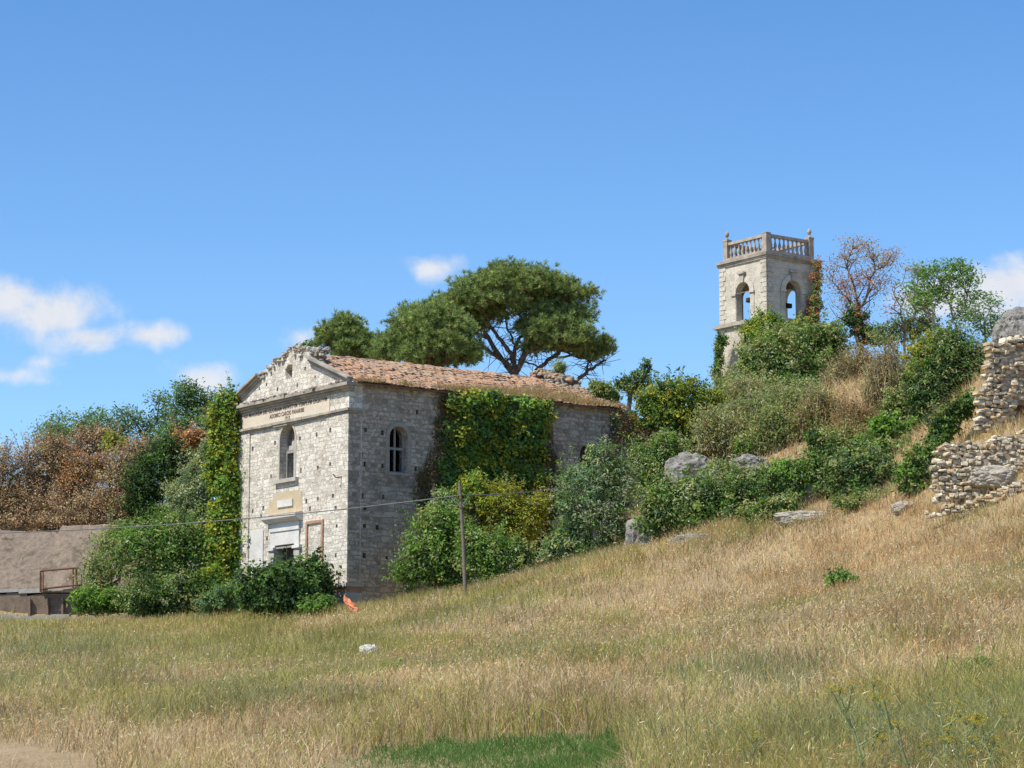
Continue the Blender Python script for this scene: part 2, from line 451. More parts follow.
def _fit():
    P = _ctl[:, :2] / 50; n = len(P); r2 = ((P[:, None] - P[None]) ** 2).sum(-1)
    K = _tps(r2) + np.eye(n) * 2e-4; Q = np.c_[np.ones(n), P]
    Am = np.block([[K, Q], [Q.T, np.zeros((3, 3))]]); w = np.linalg.solve(Am, np.r_[_ctl[:, 2], 0, 0, 0]); return P, w


_TP, _TW = _fit()


def terr(x, y):
    x = np.asarray(x, float); y = np.asarray(y, float); sh = x.shape; x = x.ravel(); y = y.ravel(); out = np.empty(len(x))
    for s in range(0, len(x), 40000):
        q = np.stack([x[s:s + 40000], y[s:s + 40000]], 1)
        qc = np.clip(q, [-75, -25], [75, 155]) / 50
        r2 = ((qc[:, None] - _TP[None]) ** 2).sum(-1)
        z = _tps(r2) @ _TW[:-3] + _TW[-3] + qc @ _TW[-2:]
        d = np.linalg.norm(q - np.clip(q, [-45, -20], [45, 150]), axis=1)
        w = np.clip(d / 60, 0, 1); w = w * w * (3 - 2 * w)
        z = z * (1 - w) + w * (-6)
        out[s:s + 40000] = z
    return out.reshape(sh)


def tz(x, y): return float(terr(np.array([x]), np.array([y]))[0])


_MY = np.arange(10, 135, .25)


def ground_hit(px, py, lo=10):
    p = np.array([at(px, py, Y) for Y in _MY if Y >= lo]); z = terr(p[:, 0], p[:, 1]); h = np.nonzero(p[:, 2] <= z)[0]
    return float(p[h[0], 1]) if len(h) else None


def build_ground():
    def axis(lo, hi, step, far):
        a = list(np.arange(lo, hi + 1e-6, step)); s = step
        l, h = lo, hi
        while h < far: s *= 1.35; l -= s; h += s; a = [l] + a + [h]
        return np.array(a)
    xs = axis(-46, 46, .5, 4000); ys = axis(-22, 152, .5, 4000)
    X, Y = np.meshgrid(xs, ys, indexing='ij'); Z = terr(X, Y)
    near = (np.abs(X) < 60) & (Y < 160)
    Z = Z + np.where(near, .10 * fbm(np.stack([X / 2.3, Y / 2.3, X * 0], -1), 4), 0)
    V = np.stack([X, Y, Z], -1).reshape(-1, 3); ny = len(ys)
    i, j = np.meshgrid(np.arange(len(xs) - 1), np.arange(ny - 1), indexing='ij'); k = (i * ny + j).ravel()
    m, t, b, _ = new_mat('dry_ground'); tc = t.nodes.new('ShaderNodeTexCoord'); ob = tc.outputs['Object']
    n1 = noise(t, ob, .35, 6, .65); n2 = noise(t, ob, 3.5, 6, .75); n3 = noise(t, ob, 22, 4, .7)
    c = ramp(t, n1.outputs[0], [(.3, (.38, .30, .16)), (.5, (.50, .37, .21)), (.7, (.56, .42, .26))])
    c = mixc(t, .65, c, ramp(t, n2.outputs[0], [(.3, (.62, .60, .52)), (.62, (1, 1, 1))]), 'MULTIPLY')
    c = mixc(t, .6, c, ramp(t, n3.outputs[0], [(.3, (.6, .58, .54)), (.6, (1.05, 1.05, 1.05))]), 'MULTIPLY')
    t.links.new(c, b.inputs['Base Color']); bump(t, b, math_node(t, 'ADD', n2.outputs[0], n3.outputs[0]), .9, .12)
    o = MB().add(V, np.stack([k, k + ny, k + ny + 1, k + 1], 1)).build('ground', m, smooth=True)
    tag(o, kind='structure')


build_ground()

# ------------------------------------------------------------------ ruined church (local x = along the side wall, y = along the facade, z up)
CW, CL, CE = 9.1, 14.1, 8.62        # facade width, side length, eaves height
RS = .37                            # roof slope
APEX = CE + CW / 2 * RS
FHOLES = [(7.57, 6.72), (5.71, 6.76), (3.73, 6.76), (2.42, 6.79), (1.30, 6.84), (6.01, 5.42), (3.61, 5.43), (2.31, 5.44), (1.30, 5.48), (7.48, 4.09), (6.6, 4.12), (6.78, 3.79), (3.15, 4.14), (2.26, 4.18),
          (1.05, 4.21), (2.87, 3.84), (.84, 3.7), (.76, 2.98), (1.65, 2.91), (.8, 1.82), (6.25, 2.86), (7.74, 2.84)]
SHOLES = [(.78, 6.77), (1.6, 6.72), (.76, 5.43), (1.62, 5.41), (.68, 4.16), (1.66, 4.18), (3.15, 4.13), (.8, 3.68), (.77, 2.97), (1.38, 2.93), (.78, 1.8), (1.84, 1.76), (3.23, 7.72), (3.2, 5.39)]


def rubble_pile(mb, centers, size, cols, sub=1):
    Vi, Fi = ICO[sub]
    for c in centers:
        s = size * rng.uniform(.55, 1.25); a = rng.uniform(0, 6.28); ca, sa = math.cos(a), math.sin(a)
        v = np.sign(Vi) * np.abs(Vi) ** .7 * np.array([s * rng.uniform(.8, 1.4), s * rng.uniform(.8, 1.2), s * rng.uniform(.45, .8)])
        v = v * (1 + .22 * rng.normal(size=(len(v), 1)).clip(-1.5, 1.5) * .5)
        v = v @ np.array([[ca, sa, 0], [-sa, ca, 0], [0, 0, 1]])
        mb.add(v + c, Fi, np.array(cols[rng.integers(len(cols))]) * rng.uniform(.75, 1.15))
    return mb


STONES = [(.48, .45, .39), (.40, .37, .31), (.54, .51, .46), (.36, .30, .23), (.46, .41, .33), (.31, .29, .26)]


def build_church():
    ch = thing('ruined_church', 'old stone church', 'church', CH0, rz=A36)
    ch['label'] = 'abandoned stone church with broken pediment, inscription band and red tiled roof'
    # facade wall: gable outline with a ruined crown, real openings
    top = [(0, CE)]
    for y in np.arange(.3, 2.8, .5): top.append((y, CE + .40 * y))
    jag = [(2.95, 9.95), (3.1, 10.35), (3.4, 10.5), (3.7, 10.42), (4.0, 10.62), (4.3, 10.55), (4.6, 10.66), (4.95, 10.42), (5.2, 10.5), (5.5, 10.28), (5.8, 10.34), (6.15, 10.08), (6.4, 10.14), (6.75, 9.85)]
    top += jag + [(7.2, CE + .24 + .4 * (CW - 7.2)), (8.2, CE + .24 + .4 * (CW - 8.2)), (CW, CE + .22)]
    outline = [(0, -1.6), (CW, -1.6)] + top[::-1]
    sq = lambda c, h=.072, k=.095: rect(c[0] - h * rng.uniform(.7, 1.2), c[0] + h * rng.uniform(.7, 1.2), c[1] - k * rng.uniform(.7, 1.2), c[1] + k * rng.uniform(.7, 1.2))
    ped = [(4.42, 9.38), (4.85, 9.32), (5.0, 9.75), (4.72, 9.95), (4.4, 9.9)]
    gh = [(7.1, 9.2), (6.5, 9.3), (2.6, 9.15), (3.4, 9.6), (5.6, 9.0), (4.0, 8.98)]
    holes = [arch(4.7, .60, 5.2, 6.84), rect(3.98, 5.5, -1.2, 2.48), ped] + [sq(h) for h in FHOLES] + [sq(h, .06, .08) for h in gh]
    MB().add(*plate(outline, holes, 'x', 0, .62)).build('facade_wall', M['church'], ch, uv=True)
    # added dark backing: its colour stands in for shade inside gable and scaffold holes
    MB().box(.64, .8, .5, CW - .5, -1.4, 4.9).box(.64, .8, .5, 3.9, 4.9, 8.2).box(.64, .8, 5.5, CW - .5, 4.9, 8.2).box(.64, .8, 3.9, 5.5, 7.7, 9.9).build('dark_backing', M['darkwood'], ch)
    holes = [arch(2.34, .43, 5.18, 6.62), arch(12.0, .46, 5.4, 6.55)] + [sq(h) for h in SHOLES]
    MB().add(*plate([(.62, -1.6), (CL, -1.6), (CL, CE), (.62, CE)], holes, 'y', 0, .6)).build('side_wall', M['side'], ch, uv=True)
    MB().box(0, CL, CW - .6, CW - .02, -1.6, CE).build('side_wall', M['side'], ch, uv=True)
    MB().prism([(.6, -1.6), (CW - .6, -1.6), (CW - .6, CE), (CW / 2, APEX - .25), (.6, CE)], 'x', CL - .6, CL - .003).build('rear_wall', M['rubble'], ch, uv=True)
    MB().box(12.55 - 1.0, 12.55 - .1, .45, .55, 5.3, 7.05).build('bricked_infill', M['darkwood'], ch)
    # corner pilasters, plinth and bands
    for y0, y1 in ((-.045, 1.62), (7.75, CW + .03)):
        hh = [sq(h) for h in FHOLES if y0 < h[0] < y1]
        MB().add(*plate(rect(y0, y1, .72, 7.42), hh, 'x', -.05, -.003)).build('pilaster', M['church'], ch, uv=True)
    hh = []
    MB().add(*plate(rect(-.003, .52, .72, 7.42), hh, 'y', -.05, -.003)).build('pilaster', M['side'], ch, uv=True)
    pl = MB().box(-.13, .62, -.13, 2.4, -1.5, .34).build('plinth', M['concrete'], ch)
    MB().box(-.10, .60, -.10, 2.4, .343, .56, jit=.006).build('brick_course', M['brick'], ch)
    MB().box(-.16, .66, -.16, 2.4, .563, .70, jit=.008).build('base_moulding', M['trim'], ch)
    MB().box(-.13, -.003, 6.4, CW + .13, -1.5, .56).build('plinth', M['concrete'], ch)
    # cornice, string course: profiles swept round the corner
    def band(name, prof, mat, yl, xr):
        mb = MB()
        for (pr, z0, z1) in prof:
            segs = np.linspace(-pr, yl, 9)
            for k in range(8): mb.box(-pr + rng.normal(0, .008), -.002, segs[k] + .004, segs[k + 1] - .004, z0 + rng.normal(0, .006), z1 + rng.normal(0, .006))
            mb.box(-.0, xr, -pr, -.002, z0, z1 - .004)
        return mb.build(name, mat, ch)
    band('string_course', [(.08, 7.43, 7.50), (.15, 7.503, 7.60)], M['mould'], CW + .2, .58)
    band('cornice', [(.09, 8.30, 8.39), (.18, 8.393, 8.49), (.29, 8.493, 8.62)], M['mould'], CW + .3, .16)
    fr = MB().add(*plate([(1.42, 7.62), (8.45, 7.62), (8.45, 8.255), (1.42, 8.255)], [], 'x', -.03, -.003)).build('inscription_panel', M['frieze'], ch)
    def letters(txt, yc, z, h, name='lettering', squeeze=1):
        cu = bpy.data.curves.new('lettering', 'FONT'); cu.body = txt; cu.size = h * 1.38; cu.align_x = 'CENTER'; cu.extrude = .004; cu.space_character = 1.12; cu.offset = .006
        o = bpy.data.objects.new(name, cu); COL.objects.link(o); o.parent = fr; o.location = (-.036, yc, z); o.rotation_euler = (math.pi / 2, 0, -math.pi / 2); o.scale = (squeeze, 1, 1)
        cu.materials.append(M['letter'])
        dg = bpy.context.evaluated_depsgraph_get(); me = bpy.data.meshes.new_from_object(o.evaluated_get(dg)); mw = (o.location.copy(), o.rotation_euler.copy(), o.scale.copy()); bpy.data.objects.remove(o)
        o = bpy.data.objects.new(name, me); COL.objects.link(o); o.parent = fr; o.location, o.rotation_euler, o.scale = mw
    letters('AD MAIOREM DEI GLORIAM VETVSTVM TEMPLVM DICATVM', 4.95, 8.075, .165, squeeze=1.0)
    letters('ADOMICI CARCIO PANARIBE', 4.75, 7.83, .17, squeeze=.82)
    letters('1912', 4.7, 7.645, .14)
    # raking cornices of the pediment
    def rake(ya, za, yb, zb, name='raking_cornice'):
        d = np.array([yb - ya, zb - za]); d /= np.linalg.norm(d); n = np.array([-d[1], d[0]]);  n = n if n[1] > 0 else -n
        mb = MB()
        for pr, o0, o1 in ((.08, -.15, -.07), (.17, -.067, .03), (.27, .033, .12)):
            pts = [np.array([ya, za]) + n * o0, np.array([yb, zb]) + n * o0, np.array([yb, zb]) + n * o1, np.array([ya, za]) + n * o1]
            mb.prism([tuple(p) for p in pts], 'x', -pr, -.003)
        mb.build(name, M['mould'], ch)
    rake(-.24, CE + .08, 2.95, CE + .08 + .385 * 3.15)
    rake(CW + .1, CE + .22, 6.95, CE + .22 + .40 * 2.2)
    # blocks of the broken crown
    mb = MB(); cs = []
    for k in range(420):
        y = rng.uniform(2.8, 7.1); zt = np.interp(y, [p[0] for p in jag], [p[1] for p in jag])
        cs.append((rng.uniform(-.06, .55), y, zt - abs(rng.normal(0, .14)) + .03))
    for k in range(80): y = rng.uniform(.2, 8.9); cs.append((rng.uniform(-.28, -.05), y, CE + rng.uniform(.0, .07)))
    for k in range(90):
        y = rng.uniform(2.6, 4.2); cs.append((rng.uniform(.2, .7), y, 10.02 + rng.uniform(0, .4) + (y - 2.6) * .1))
    rubble_pile(mb, cs, .088, STONES); mb.build('broken_masonry', M['drystone'], ch)
    # front window: frame in the arched opening, surround, sill
    def ring(c, hw, z0, zs, wdt, n=14):
        inner = arch(c, hw, z0, zs, n); outer = arch(c, hw + wdt, z0, zs, n)
        return outer, inner
    wf = MB()
    o_, i_ = arch(4.7, .597, 5.203, 6.84), arch(4.7, .53, 5.27, 6.84)
    wf.add(*plate(o_, [i_], 'x', .30, .38))
    for y0, y1 in ((4.66, 4.74), (4.42, 4.46)): wf.box(.31, .37, y0, y1, 5.26, 7.2 if y0 > 4.5 else 6.1)
    wf.box(.305, .375, 4.13, 5.27, 6.30, 6.40).box(.312, .368, 4.14, 4.68, 6.62, 6.67)
    w = wf.build('window', M['wood'], ch)
    MB().prism([(4.72, 6.42), (5.2, 6.42), (5.14, 6.62), (4.95, 6.6), (4.86, 6.9), (4.73, 6.75)], 'x', .335, .345).build('broken_pane', M['concrete'], w)
    MB().prism([(4.2, 5.3), (4.41, 5.3), (4.41, 6.05), (4.3, 6.22), (4.2, 6.1)], 'x', .335, .345).build('broken_pane', M['wood'], w)
    MB().add(*plate(arch(4.7, .70, 5.2, 6.84), [arch(4.7, .60, 5.19, 6.84)], 'x', -.025, -.002)).build('window_surround', M['trim'], w)
    MB().box(-.16, .2, 3.78, 5.62, 5.04, 5.19, jit=.004).build('sill', M['trim'], w)
    # side windows
    wf = MB().add(*plate(arch(2.34, .428, 5.183, 6.62), [arch(2.34, .36, 5.25, 6.62)], 'y', .25, .33))
    wf.box(2.30, 2.38, .26, .32, 5.2, 7.02).box(1.93, 2.75, .255, .325, 6.12, 6.22)
    w = wf.build('window', M['wood'], ch)
    MB().add(*plate(arch(2.34, .60, 5.1, 6.62), [arch(2.34, .43, 5.17, 6.62)], 'y', -.03, -.002)).build('window_surround', M['surround'], w)
    MB().box(1.85, 2.85, -.05, .2, 5.08, 5.17, jit=.004).build('sill', M['surround'], w)
    # doorway: cornice, entablature, jambs, capitals, leaf, plastered niche with a plaque over it
    d = MB().box(-.07, .5, 3.60, 3.97, 2.42, 3.18).box(-.07, .5, 5.51, 5.9, 2.42, 3.18).box(-.068, .5, 3.972, 5.508, 2.50, 3.178).box(-.11, -.003, 3.56, 5.94, 3.06, 3.20).box(-.03, -.002, 3.66, 5.84, 3.2, 3.42).build('doorway', M['white'], ch)
    MB().add([(x, y, z) for y in (3.42, 6.2) for x, z in ((-.10, 3.42), (-.18, 3.47), (-.34, 3.58), (-.36, 3.70), (-.003, 3.76), (-.003, 3.42))],
             [list(range(6)), [6 + k for k in range(6)][::-1]] + [[k, (k + 1) % 6, 6 + (k + 1) % 6, 6 + k] for k in range(6)]).build('door_cornice', M['white'], d)
    for y0, y1 in ((3.44, 4.0), (5.48, 6.06)): MB().box(-.16, -.004, y0, y1, 2.30, 2.42, jit=.004).build('capital', M['white'], d)
    for y0, y1 in ((3.52, 3.95), (5.53, 5.98)):
        z = -1.0; j = MB()
        while z < 2.25: j.box(-.10 + rng.normal(0, .01), -.004, y0, y1, z, z + .2, jit=.006); z += .23
        j.build('jamb', M['trim'], d)
    MB().box(-.02, .1, 3.985, 5.5, 2.36, 2.44).build('lintel_board', M['wood'], d)
    MB().box(.3, .36, 4.0, 5.48, -1.2, 2.46).build('door_leaf', M['darkwood'], d)
    nk = MB().add(*plate([(3.45, 3.78), (6.2, 3.78), (6.15, 4.15), (5.7, 4.55), (5.2, 4.68), (4.3, 4.68), (3.5, 4.62)], [], 'x', -.02, -.002)).build('niche_plaster', M['ochre'], d)
    MB().box(-.08, -.022, 4.15, 5.36, 4.05, 4.33).build('plaque', M['white'], nk)
    MB().box(-.04, -.002, 6.52, 7.60, .9, 3.22).build('blank_panel', M['white'], ch)
    nf = MB().add(*plate(rect(1.78, 3.1, .9, 3.32), [rect(1.92, 2.98, .98, 3.2)], 'x', -.06, -.002)).build('blind_niche', M['brick'], ch)
    MB().box(1.05, 1.40, -.03, -.003, 1.08, 1.34).build('plaque', M['trim'], ch)
    MB().path([(-.05, .42, 4.9), (-.28, .48, 4.86), (-.36, .55, 5.0)], .03, 6).build('iron_hook', M['rust'], ch)
    # roof: tiles one by one over a bed
    SL = math.atan(RS); cs_, sn = math.cos(SL), math.sin(SL); slope_len = (CW / 2 + .30) / cs_
    mb = MB()
    for sgn in (0, 1):
        y0 = -.30; z0 = CE + .05 - (.3 * RS) + .10
        Y = lambda s: (y0 + s * cs_) if not sgn else CW - (y0 + s * cs_)
        Z = lambda s: z0 + s * sn
        V = [(.35, Y(0), Z(0) - .05), (CL - .3, Y(0), Z(0) - .05), (CL - .3, Y(slope_len), Z(slope_len) - .05), (.35, Y(slope_len), Z(slope_len) - .05)]
        V += [(a, b_, c - .06) for a, b_, c in V]
        mb.add(V, [[0, 1, 2, 3], [7, 6, 5, 4], [0, 4, 5, 1], [1, 5, 6, 2], [2, 6, 7, 3], [3, 7, 4, 0]])
    roof = mb.build('roof', M['roofbase'], ch)
    tl = MB(); an = np.linspace(0, math.pi, 6); pitch = .195
    PAL = [(.42, .25, .155), (.39, .225, .14), (.45, .285, .185), (.37, .215, .135), (.41, .275, .185), (.36, .25, .17), (.46, .31, .205)]
    xs = np.arange(.42, CL - .3, pitch); ss = np.arange(-.02, slope_len - .1, .34)
    wob = {}
    for sgn in (0, 1):
        for ix, x in enumerate(xs):
            for js, s in enumerate(ss):
                lim = slope_len if x < 12.3 else slope_len - (x - 12.3) * 2.2 + rng.normal(0, .2)   # the roof breaks off towards the ruined gable
                if s > lim or rng.random() < .012: continue
                dx = rng.normal(0, .012); dz = rng.normal(0, .012) + .05 * vnoise(np.array([x * .7, s * .9, sgn])) ; L = .42; r0 = .098; r1 = .082; tw = rng.normal(0, .03)
                yb = -.30; zb = CE + .05 - (.3 * RS) + .10
                ring_ = []
                for (sl, r, lift) in ((s, r0, .012), (s + L, r1, 0)):
                    for a in an:
                        lx = x + dx + r * math.cos(a) + tw * (sl - s); lz = r * .45 * math.sin(a) + lift + dz
                        yy = yb + sl * cs_ - lz * sn; zz = zb + sl * sn + lz * cs_
                        ring_.append((lx, yy if not sgn else CW - yy, zz))
                F = [[k, k + 1, k + 7, k + 6] for k in range(5)] + [[0, 1, 2, 3, 4, 5]]
                n_ = vnoise(np.array([x * .9, s * 1.3, 5.1])); c = np.array(PAL[rng.integers(len(PAL))]) * rng.uniform(.88, 1.1)
                if n_ > .25: c = c * .6 + np.array([.30, .26, .20]) * .4
                tl.add(ring_, F, c)
    tl.build('tiles', M['tile'], roof)
    rt = MB()
    for x in np.arange(.9, 12.3, .36):
        r0, r1 = .13, .11; ring_ = []
        dz = rng.normal(0, .015)
        for (xx, r) in ((x, r0), (x + .42, r1)):
            for a in an: ring_.append((xx, CW / 2 + r * math.cos(a), CE + .10 + (CW / 2) * RS + r * .8 * math.sin(a) + dz))
        rt.add(ring_, [[k, k + 1, k + 7, k + 6] for k in range(5)] + [[0, 1, 2, 3, 4, 5]], np.array(PAL[rng.integers(7)]) * rng.uniform(.7, 1.1))
    rt.build('ridge_tiles', M['tile'], roof)
    # ruined rear gable and the rubble quoin that ends the side wall
    mb = MB(); cs = []
    for k in range(800):
        x = rng.normal(13.5, .45); y = rng.uniform(.3, 5.4); zt = CE + .25 + .37 * min(y, 4.9) + (.28 if 3.3 < y < 5.0 else 0) - max(0, abs(x - 13.5) - .5) * .6
        cs.append((np.clip(x, 12.3, 14.1), y, zt - abs(rng.normal(0, .18))))
    rubble_pile(mb, cs, .115, [(.40, .33, .24), (.36, .28, .19), (.46, .40, .31), (.31, .25, .18), (.40, .26, .18)]); MB().prism([(.5, 8.2), (6.4, 8.2), (5.6, 9.9), (4.9, 10.5), (4.2, 10.45), (3.3, 10.0), (.6, 8.85)], 'x', 13.1, 13.9).build('ruined_gable', M['rubble'], ch, uv=True)
    mb.build('broken_masonry', M['drystone'], ch)
    MB().box(CL - .35, CL + .45, -.22, .5, 5.35, CE - .05, jit=.03).build('buttress', M['rubble'], ch, uv=True)
    MB().box(CL - .45, CL + .95, -.42, .5, 5.2, 5.34, jit=.02).build('ledge', M['mould'], ch)
    MB().box(CL - .35, CL + .85, -.32, .5, .2, 5.2, jit=.02).build('buttress_base', M['ochre'], ch)
    return ch


build_church()

# ------------------------------------------------------------------ bell tower (same orientation)
def build_tower():
    W = 3.9
    tw = thing('bell_tower', 'square stone bell tower with arched openings and balustraded top on the hill', 'bell tower', TW0, rz=A36)
    # lower shaft
    MB().box(-.13, W + .13, -.13, W + .13, -4.5, 3.55).build('shaft', M['tower'], tw, uv=True)
    lg = MB()
    for pr, z0, z1 in ((.20, 3.55, 3.62), (.32, 3.623, 3.76), (.18, 3.763, 3.86)): lg.box(-pr, W + pr, -pr, W + pr, z0, z1, jit=.006)
    lg.build('ledge', M['mould'], tw)
    # belfry: four walls with arched openings
    th = .42; zb, zt = 3.86, 7.20
    hole = lambda: [arch(W / 2, .58, zb + .02, 5.47)]
    MB().add(*plate(rect(0, W, zb, zt), hole(), 'x', 0, th)).build('belfry_wall', M['tower'], tw, uv=True)
    MB().add(*plate(rect(0, W, zb, zt), hole(), 'x', W - th, W)).build('belfry_wall', M['tower'], tw, uv=True)
    MB().add(*plate(rect(th, W - th, zb, zt), hole(), 'y', 0, th)).build('belfry_wall', M['tower'], tw, uv=True)
    MB().add(*plate(rect(th, W - th, zb, zt), hole(), 'y', W - th, W)).build('belfry_wall', M['tower'], tw, uv=True)
    MB().box(th, W - th, th, W - th, 6.6, 6.9).build('belfry_ceiling', M['darkwood'], tw)
    # arch mouldings with imposts and keystones
    for ax, d0, d1 in (('x', -.06, -.003), ('y', -.06, -.003)):
        P = MB().add(*plate(arch(W / 2, .92, 5.47, 5.48), [arch(W / 2, .58, 5.46, 5.48)], ax, d0, d1))
        for s0, s1 in ((W / 2 - .92, W / 2 - .60), (W / 2 + .60, W / 2 + .92)):
            P.add(*plate(rect(s0, s1, zb + .003, 5.35), [], ax, d0 + .02, d1))
            P.add(*plate(rect(s0 - .05, s1 + .04, 5.36, 5.465), [], ax, d0 - .05, d1))
        P.build('arch_moulding', M['tower'], tw, uv=True)
        K = MB(); K.add(*plate([(W / 2 - .13, 6.02), (W / 2 + .13, 6.02), (W / 2 + .2, 6.5), (W / 2 - .2, 6.5)], [], ax, d0 - .08, d1))
        K.add(*plate(rect(W / 2 - .27, W / 2 + .27, 6.503, 6.6), [], ax, d0 - .16, d1)); K.build('keystone', M['trim'], tw)
    # quoins at the corners
    def quoins(cx, cy):
        q = MB(); z = zb + .02; k = 0
        while z < zt - .25:
            L = .50 if k % 2 else .34; pr = .035
            if cy == 0: q.box(cx - pr if cx == 0 else cx - L, cx + L if cx == 0 else cx + pr, -pr, .02, z, z + .25)
            if cx == 0: q.box(-pr, .02, cy - pr if cy == 0 else cy - L, cy + L if cy == 0 else cy + pr, z + .002, z + .248)
            z += .275; k += 1
        q.build('quoins', M['tower'], tw, uv=True)
    quoins(0, 0); quoins(0, W); quoins(W, 0)
    co = MB()
    for pr, z0, z1 in ((.08, 7.13, 7.2), (.11, 7.203, 7.30), (.17, 7.303, 7.44)): co.box(-pr, W + pr, -pr, W + pr, z0, z1, jit=.008)
    co.build('cornice', M['mould'], tw)
    # parapet base, posts, rails, balusters, finials
    i0, i1 = .14, W - .14
    pb = MB()
    for a in (i0, i1 - .32): pb.box(a, a + .32, i0, i1, 7.44, 7.66); pb.box(i0 + .33, i1 - .33, a, a + .318, 7.442, 7.658)
    pb.build('parapet_base', M['balus'], tw)
    for px in (i0, i1 - .34):
        for py in (i0, i1 - .34):
            tall = px > 1 or py > 1
            MB().box(px, px + .34, py, py + .34, 7.663, 8.66 if tall else 8.60).box(px - .02, px + .36, py - .02, py + .36, *((8.663, 8.76) if tall else (8.603, 8.64))).build('corner_post', M['balus'], tw)
            if tall:
                MB().lathe([(.11, 0), (.12, .05), (.05, .10), (.05, .15), (.10, .23), (.125, .32), (.10, .43), (.05, .50), (.01, .53)], (px + .17, py + .17, 8.76), 14).build('finial', M['balus'], tw)
    prof = [(.075, 0), (.075, .06), (.045, .10), (.05, .16), (.088, .27), (.085, .34), (.045, .50), (.038, .62), (.06, .66), (.07, .70), (.07, .74)]
    for side in range(4):
        rail = MB(); a0, a1 = i0 + .36, i1 - .36; d = i0 + .05 if side in (0, 2) else i1 - .29
        f = (lambda m, lo, hi, z0, z1: m.box(d, d + .24, lo, hi, z0, z1, jit=.004)) if side < 2 else (lambda m, lo, hi, z0, z1: m.box(lo, hi, d, d + .24, z0, z1, jit=.004))
        f(rail, a0, a1, 8.42, 8.58); rail.build('rail', M['balus'], tw)
        for k in range(9):
            p = a0 + .14 + (a1 - a0 - .28) * k / 8
            c = (d + .12, p, 7.66) if side < 2 else (p, d + .12, 7.66)
            MB().lathe([(r, z * 1.03) for r, z in prof], c, 10).build('baluster', M['balus'], tw, smooth=True)
    # old bell beams and an iron tie
    MB().box(.3, W - .3, W / 2 - .12, W / 2 + .12, 4.95, 5.2).build('bell_beam', M['darkwood'], tw)
    MB().path([(.5, W - .35, 7.75), (W - .4, W - .9, 8.5)], .035, 6).build('iron_tie', M['rust'], tw)


build_tower()

# ------------------------------------------------------------------ stone walls, rocks, and the built things on the left
def stone_wall(name, label, tops, bots, Y0, Y1, size, loc, cat='stone wall', holes=(), thick=.6, group=None):
    """Dry-stone wall between two pixel-measured outlines standing on the plane that runs from depth Y0 to depth Y1."""
    px0, px1 = tops[0][0], tops[-1][0]
    def Yp(px): return Y0 + (Y1 - Y0) * (px - px0) / (px1 - px0)
    A = at(px0, 450, Y0); B = at(px1, 450, Y1); ux = (B - A) * [1, 1, 0]; ln = np.linalg.norm(ux); ux /= ln
    nx = np.array([ux[1], -ux[0], 0]); nx = nx if nx[1] < 0 else -nx
    us = np.linspace(0, ln, 60); ps = px0 + (px1 - px0) * us / ln
    tz_ = np.array([at(p, np.interp(p, *zip(*tops)), Yp(p))[2] for p in ps]); bz_ = np.array([at(p, np.interp(p, *zip(*bots)), Yp(p))[2] for p in ps])
    zmin, zmax = bz_.min() - .4, tz_.max()
    mb = MB(); Vi, Fi = ICO[1]; z = zmin; O = A * [1, 1, 0]
    hl = [(( hp - px0) / (px1 - px0) * ln, at(hp, hr, Yp(hp))[2], hw, hh) for hp, hr, hw, hh in holes]
    while z < zmax:
        h = size * rng.uniform(.5, 1.1); u = -size * rng.random()
        while u < ln:
            w = size * rng.uniform(.8, 2.3); uc = u + w / 2; zc = z + h / 2 + rng.normal(0, .045)
            t = np.interp(uc, us, tz_) + rng.normal(0, size * .35); b = np.interp(uc, us, bz_) - .08
            if b < zc < t and not any(abs(uc - a) < q and abs(zc - c) < r for a, c, q, r in hl):
                d = rng.uniform(.13, .20)
                v = np.sign(Vi) * np.abs(Vi) ** .34 * np.array([w * .50, d, h * .51]); v = v + rng.normal(0, size * .085, v.shape)
                tilt = rng.normal(0, .12); c_, s_ = math.cos(tilt), math.sin(tilt); v = v @ np.array([[c_, 0, s_], [0, 1, 0], [-s_, 0, c_]])
                P = O + ux * (uc + v[:, :1]) + nx * (v[:, 1:2] + rng.normal(0, .04)) + np.array([0, 0, 1]) * (zc + v[:, 2:3])
                col = np.array(STONES[rng.integers(len(STONES))]) * rng.uniform(.85, 1.25)
                col = col * np.array([1.28, 1.20, 1.04]); col = col * (np.array([1.02, .92, .78]) if rng.random() < .2 else 1)
                mb.add(P, Fi, col)
            u += w * 1.0
        z += h * .93
    e = thing(name, label, cat, loc := tuple(O + np.array([0, 0, bz_.mean()])), group); e['kind'] = 'thing'
    mb.build('stones', M['drystone'], e, loc=loc)
    core = MB(); n = 40
    uu = np.linspace(0.9, ln - .05, n); t = np.interp(uu, us, tz_) - .3; b = np.interp(uu, us, bz_) - .25
    for k in range(n - 1):
        if any(abs((uu[k] + uu[k + 1]) / 2 - a) < q for a, c, q, r in hl):
            for (a, c, q, r) in hl:
                if abs((uu[k] + uu[k + 1]) / 2 - a) < q: spans = [(b[k], c - r), (c + r, t[k])]
        else: spans = [(b[k], t[k])]
        for z0, z1 in spans:
            P = []
            for d in (-.20, thick):
                for q_, zz in ((uu[k], z0), (uu[k + 1], z0), (uu[k + 1], z1), (uu[k], z1)): P.append(O + ux * q_ - nx * (d + .08) + np.array([0, 0, zz]))
            core.add(P, [[0, 1, 2, 3], [7, 6, 5, 4], [0, 4, 5, 1], [1, 5, 6, 2], [2, 6, 7, 3], [3, 7, 4, 0]])
    core.build('wall_core', M['earth'], e, loc=loc)
    return e


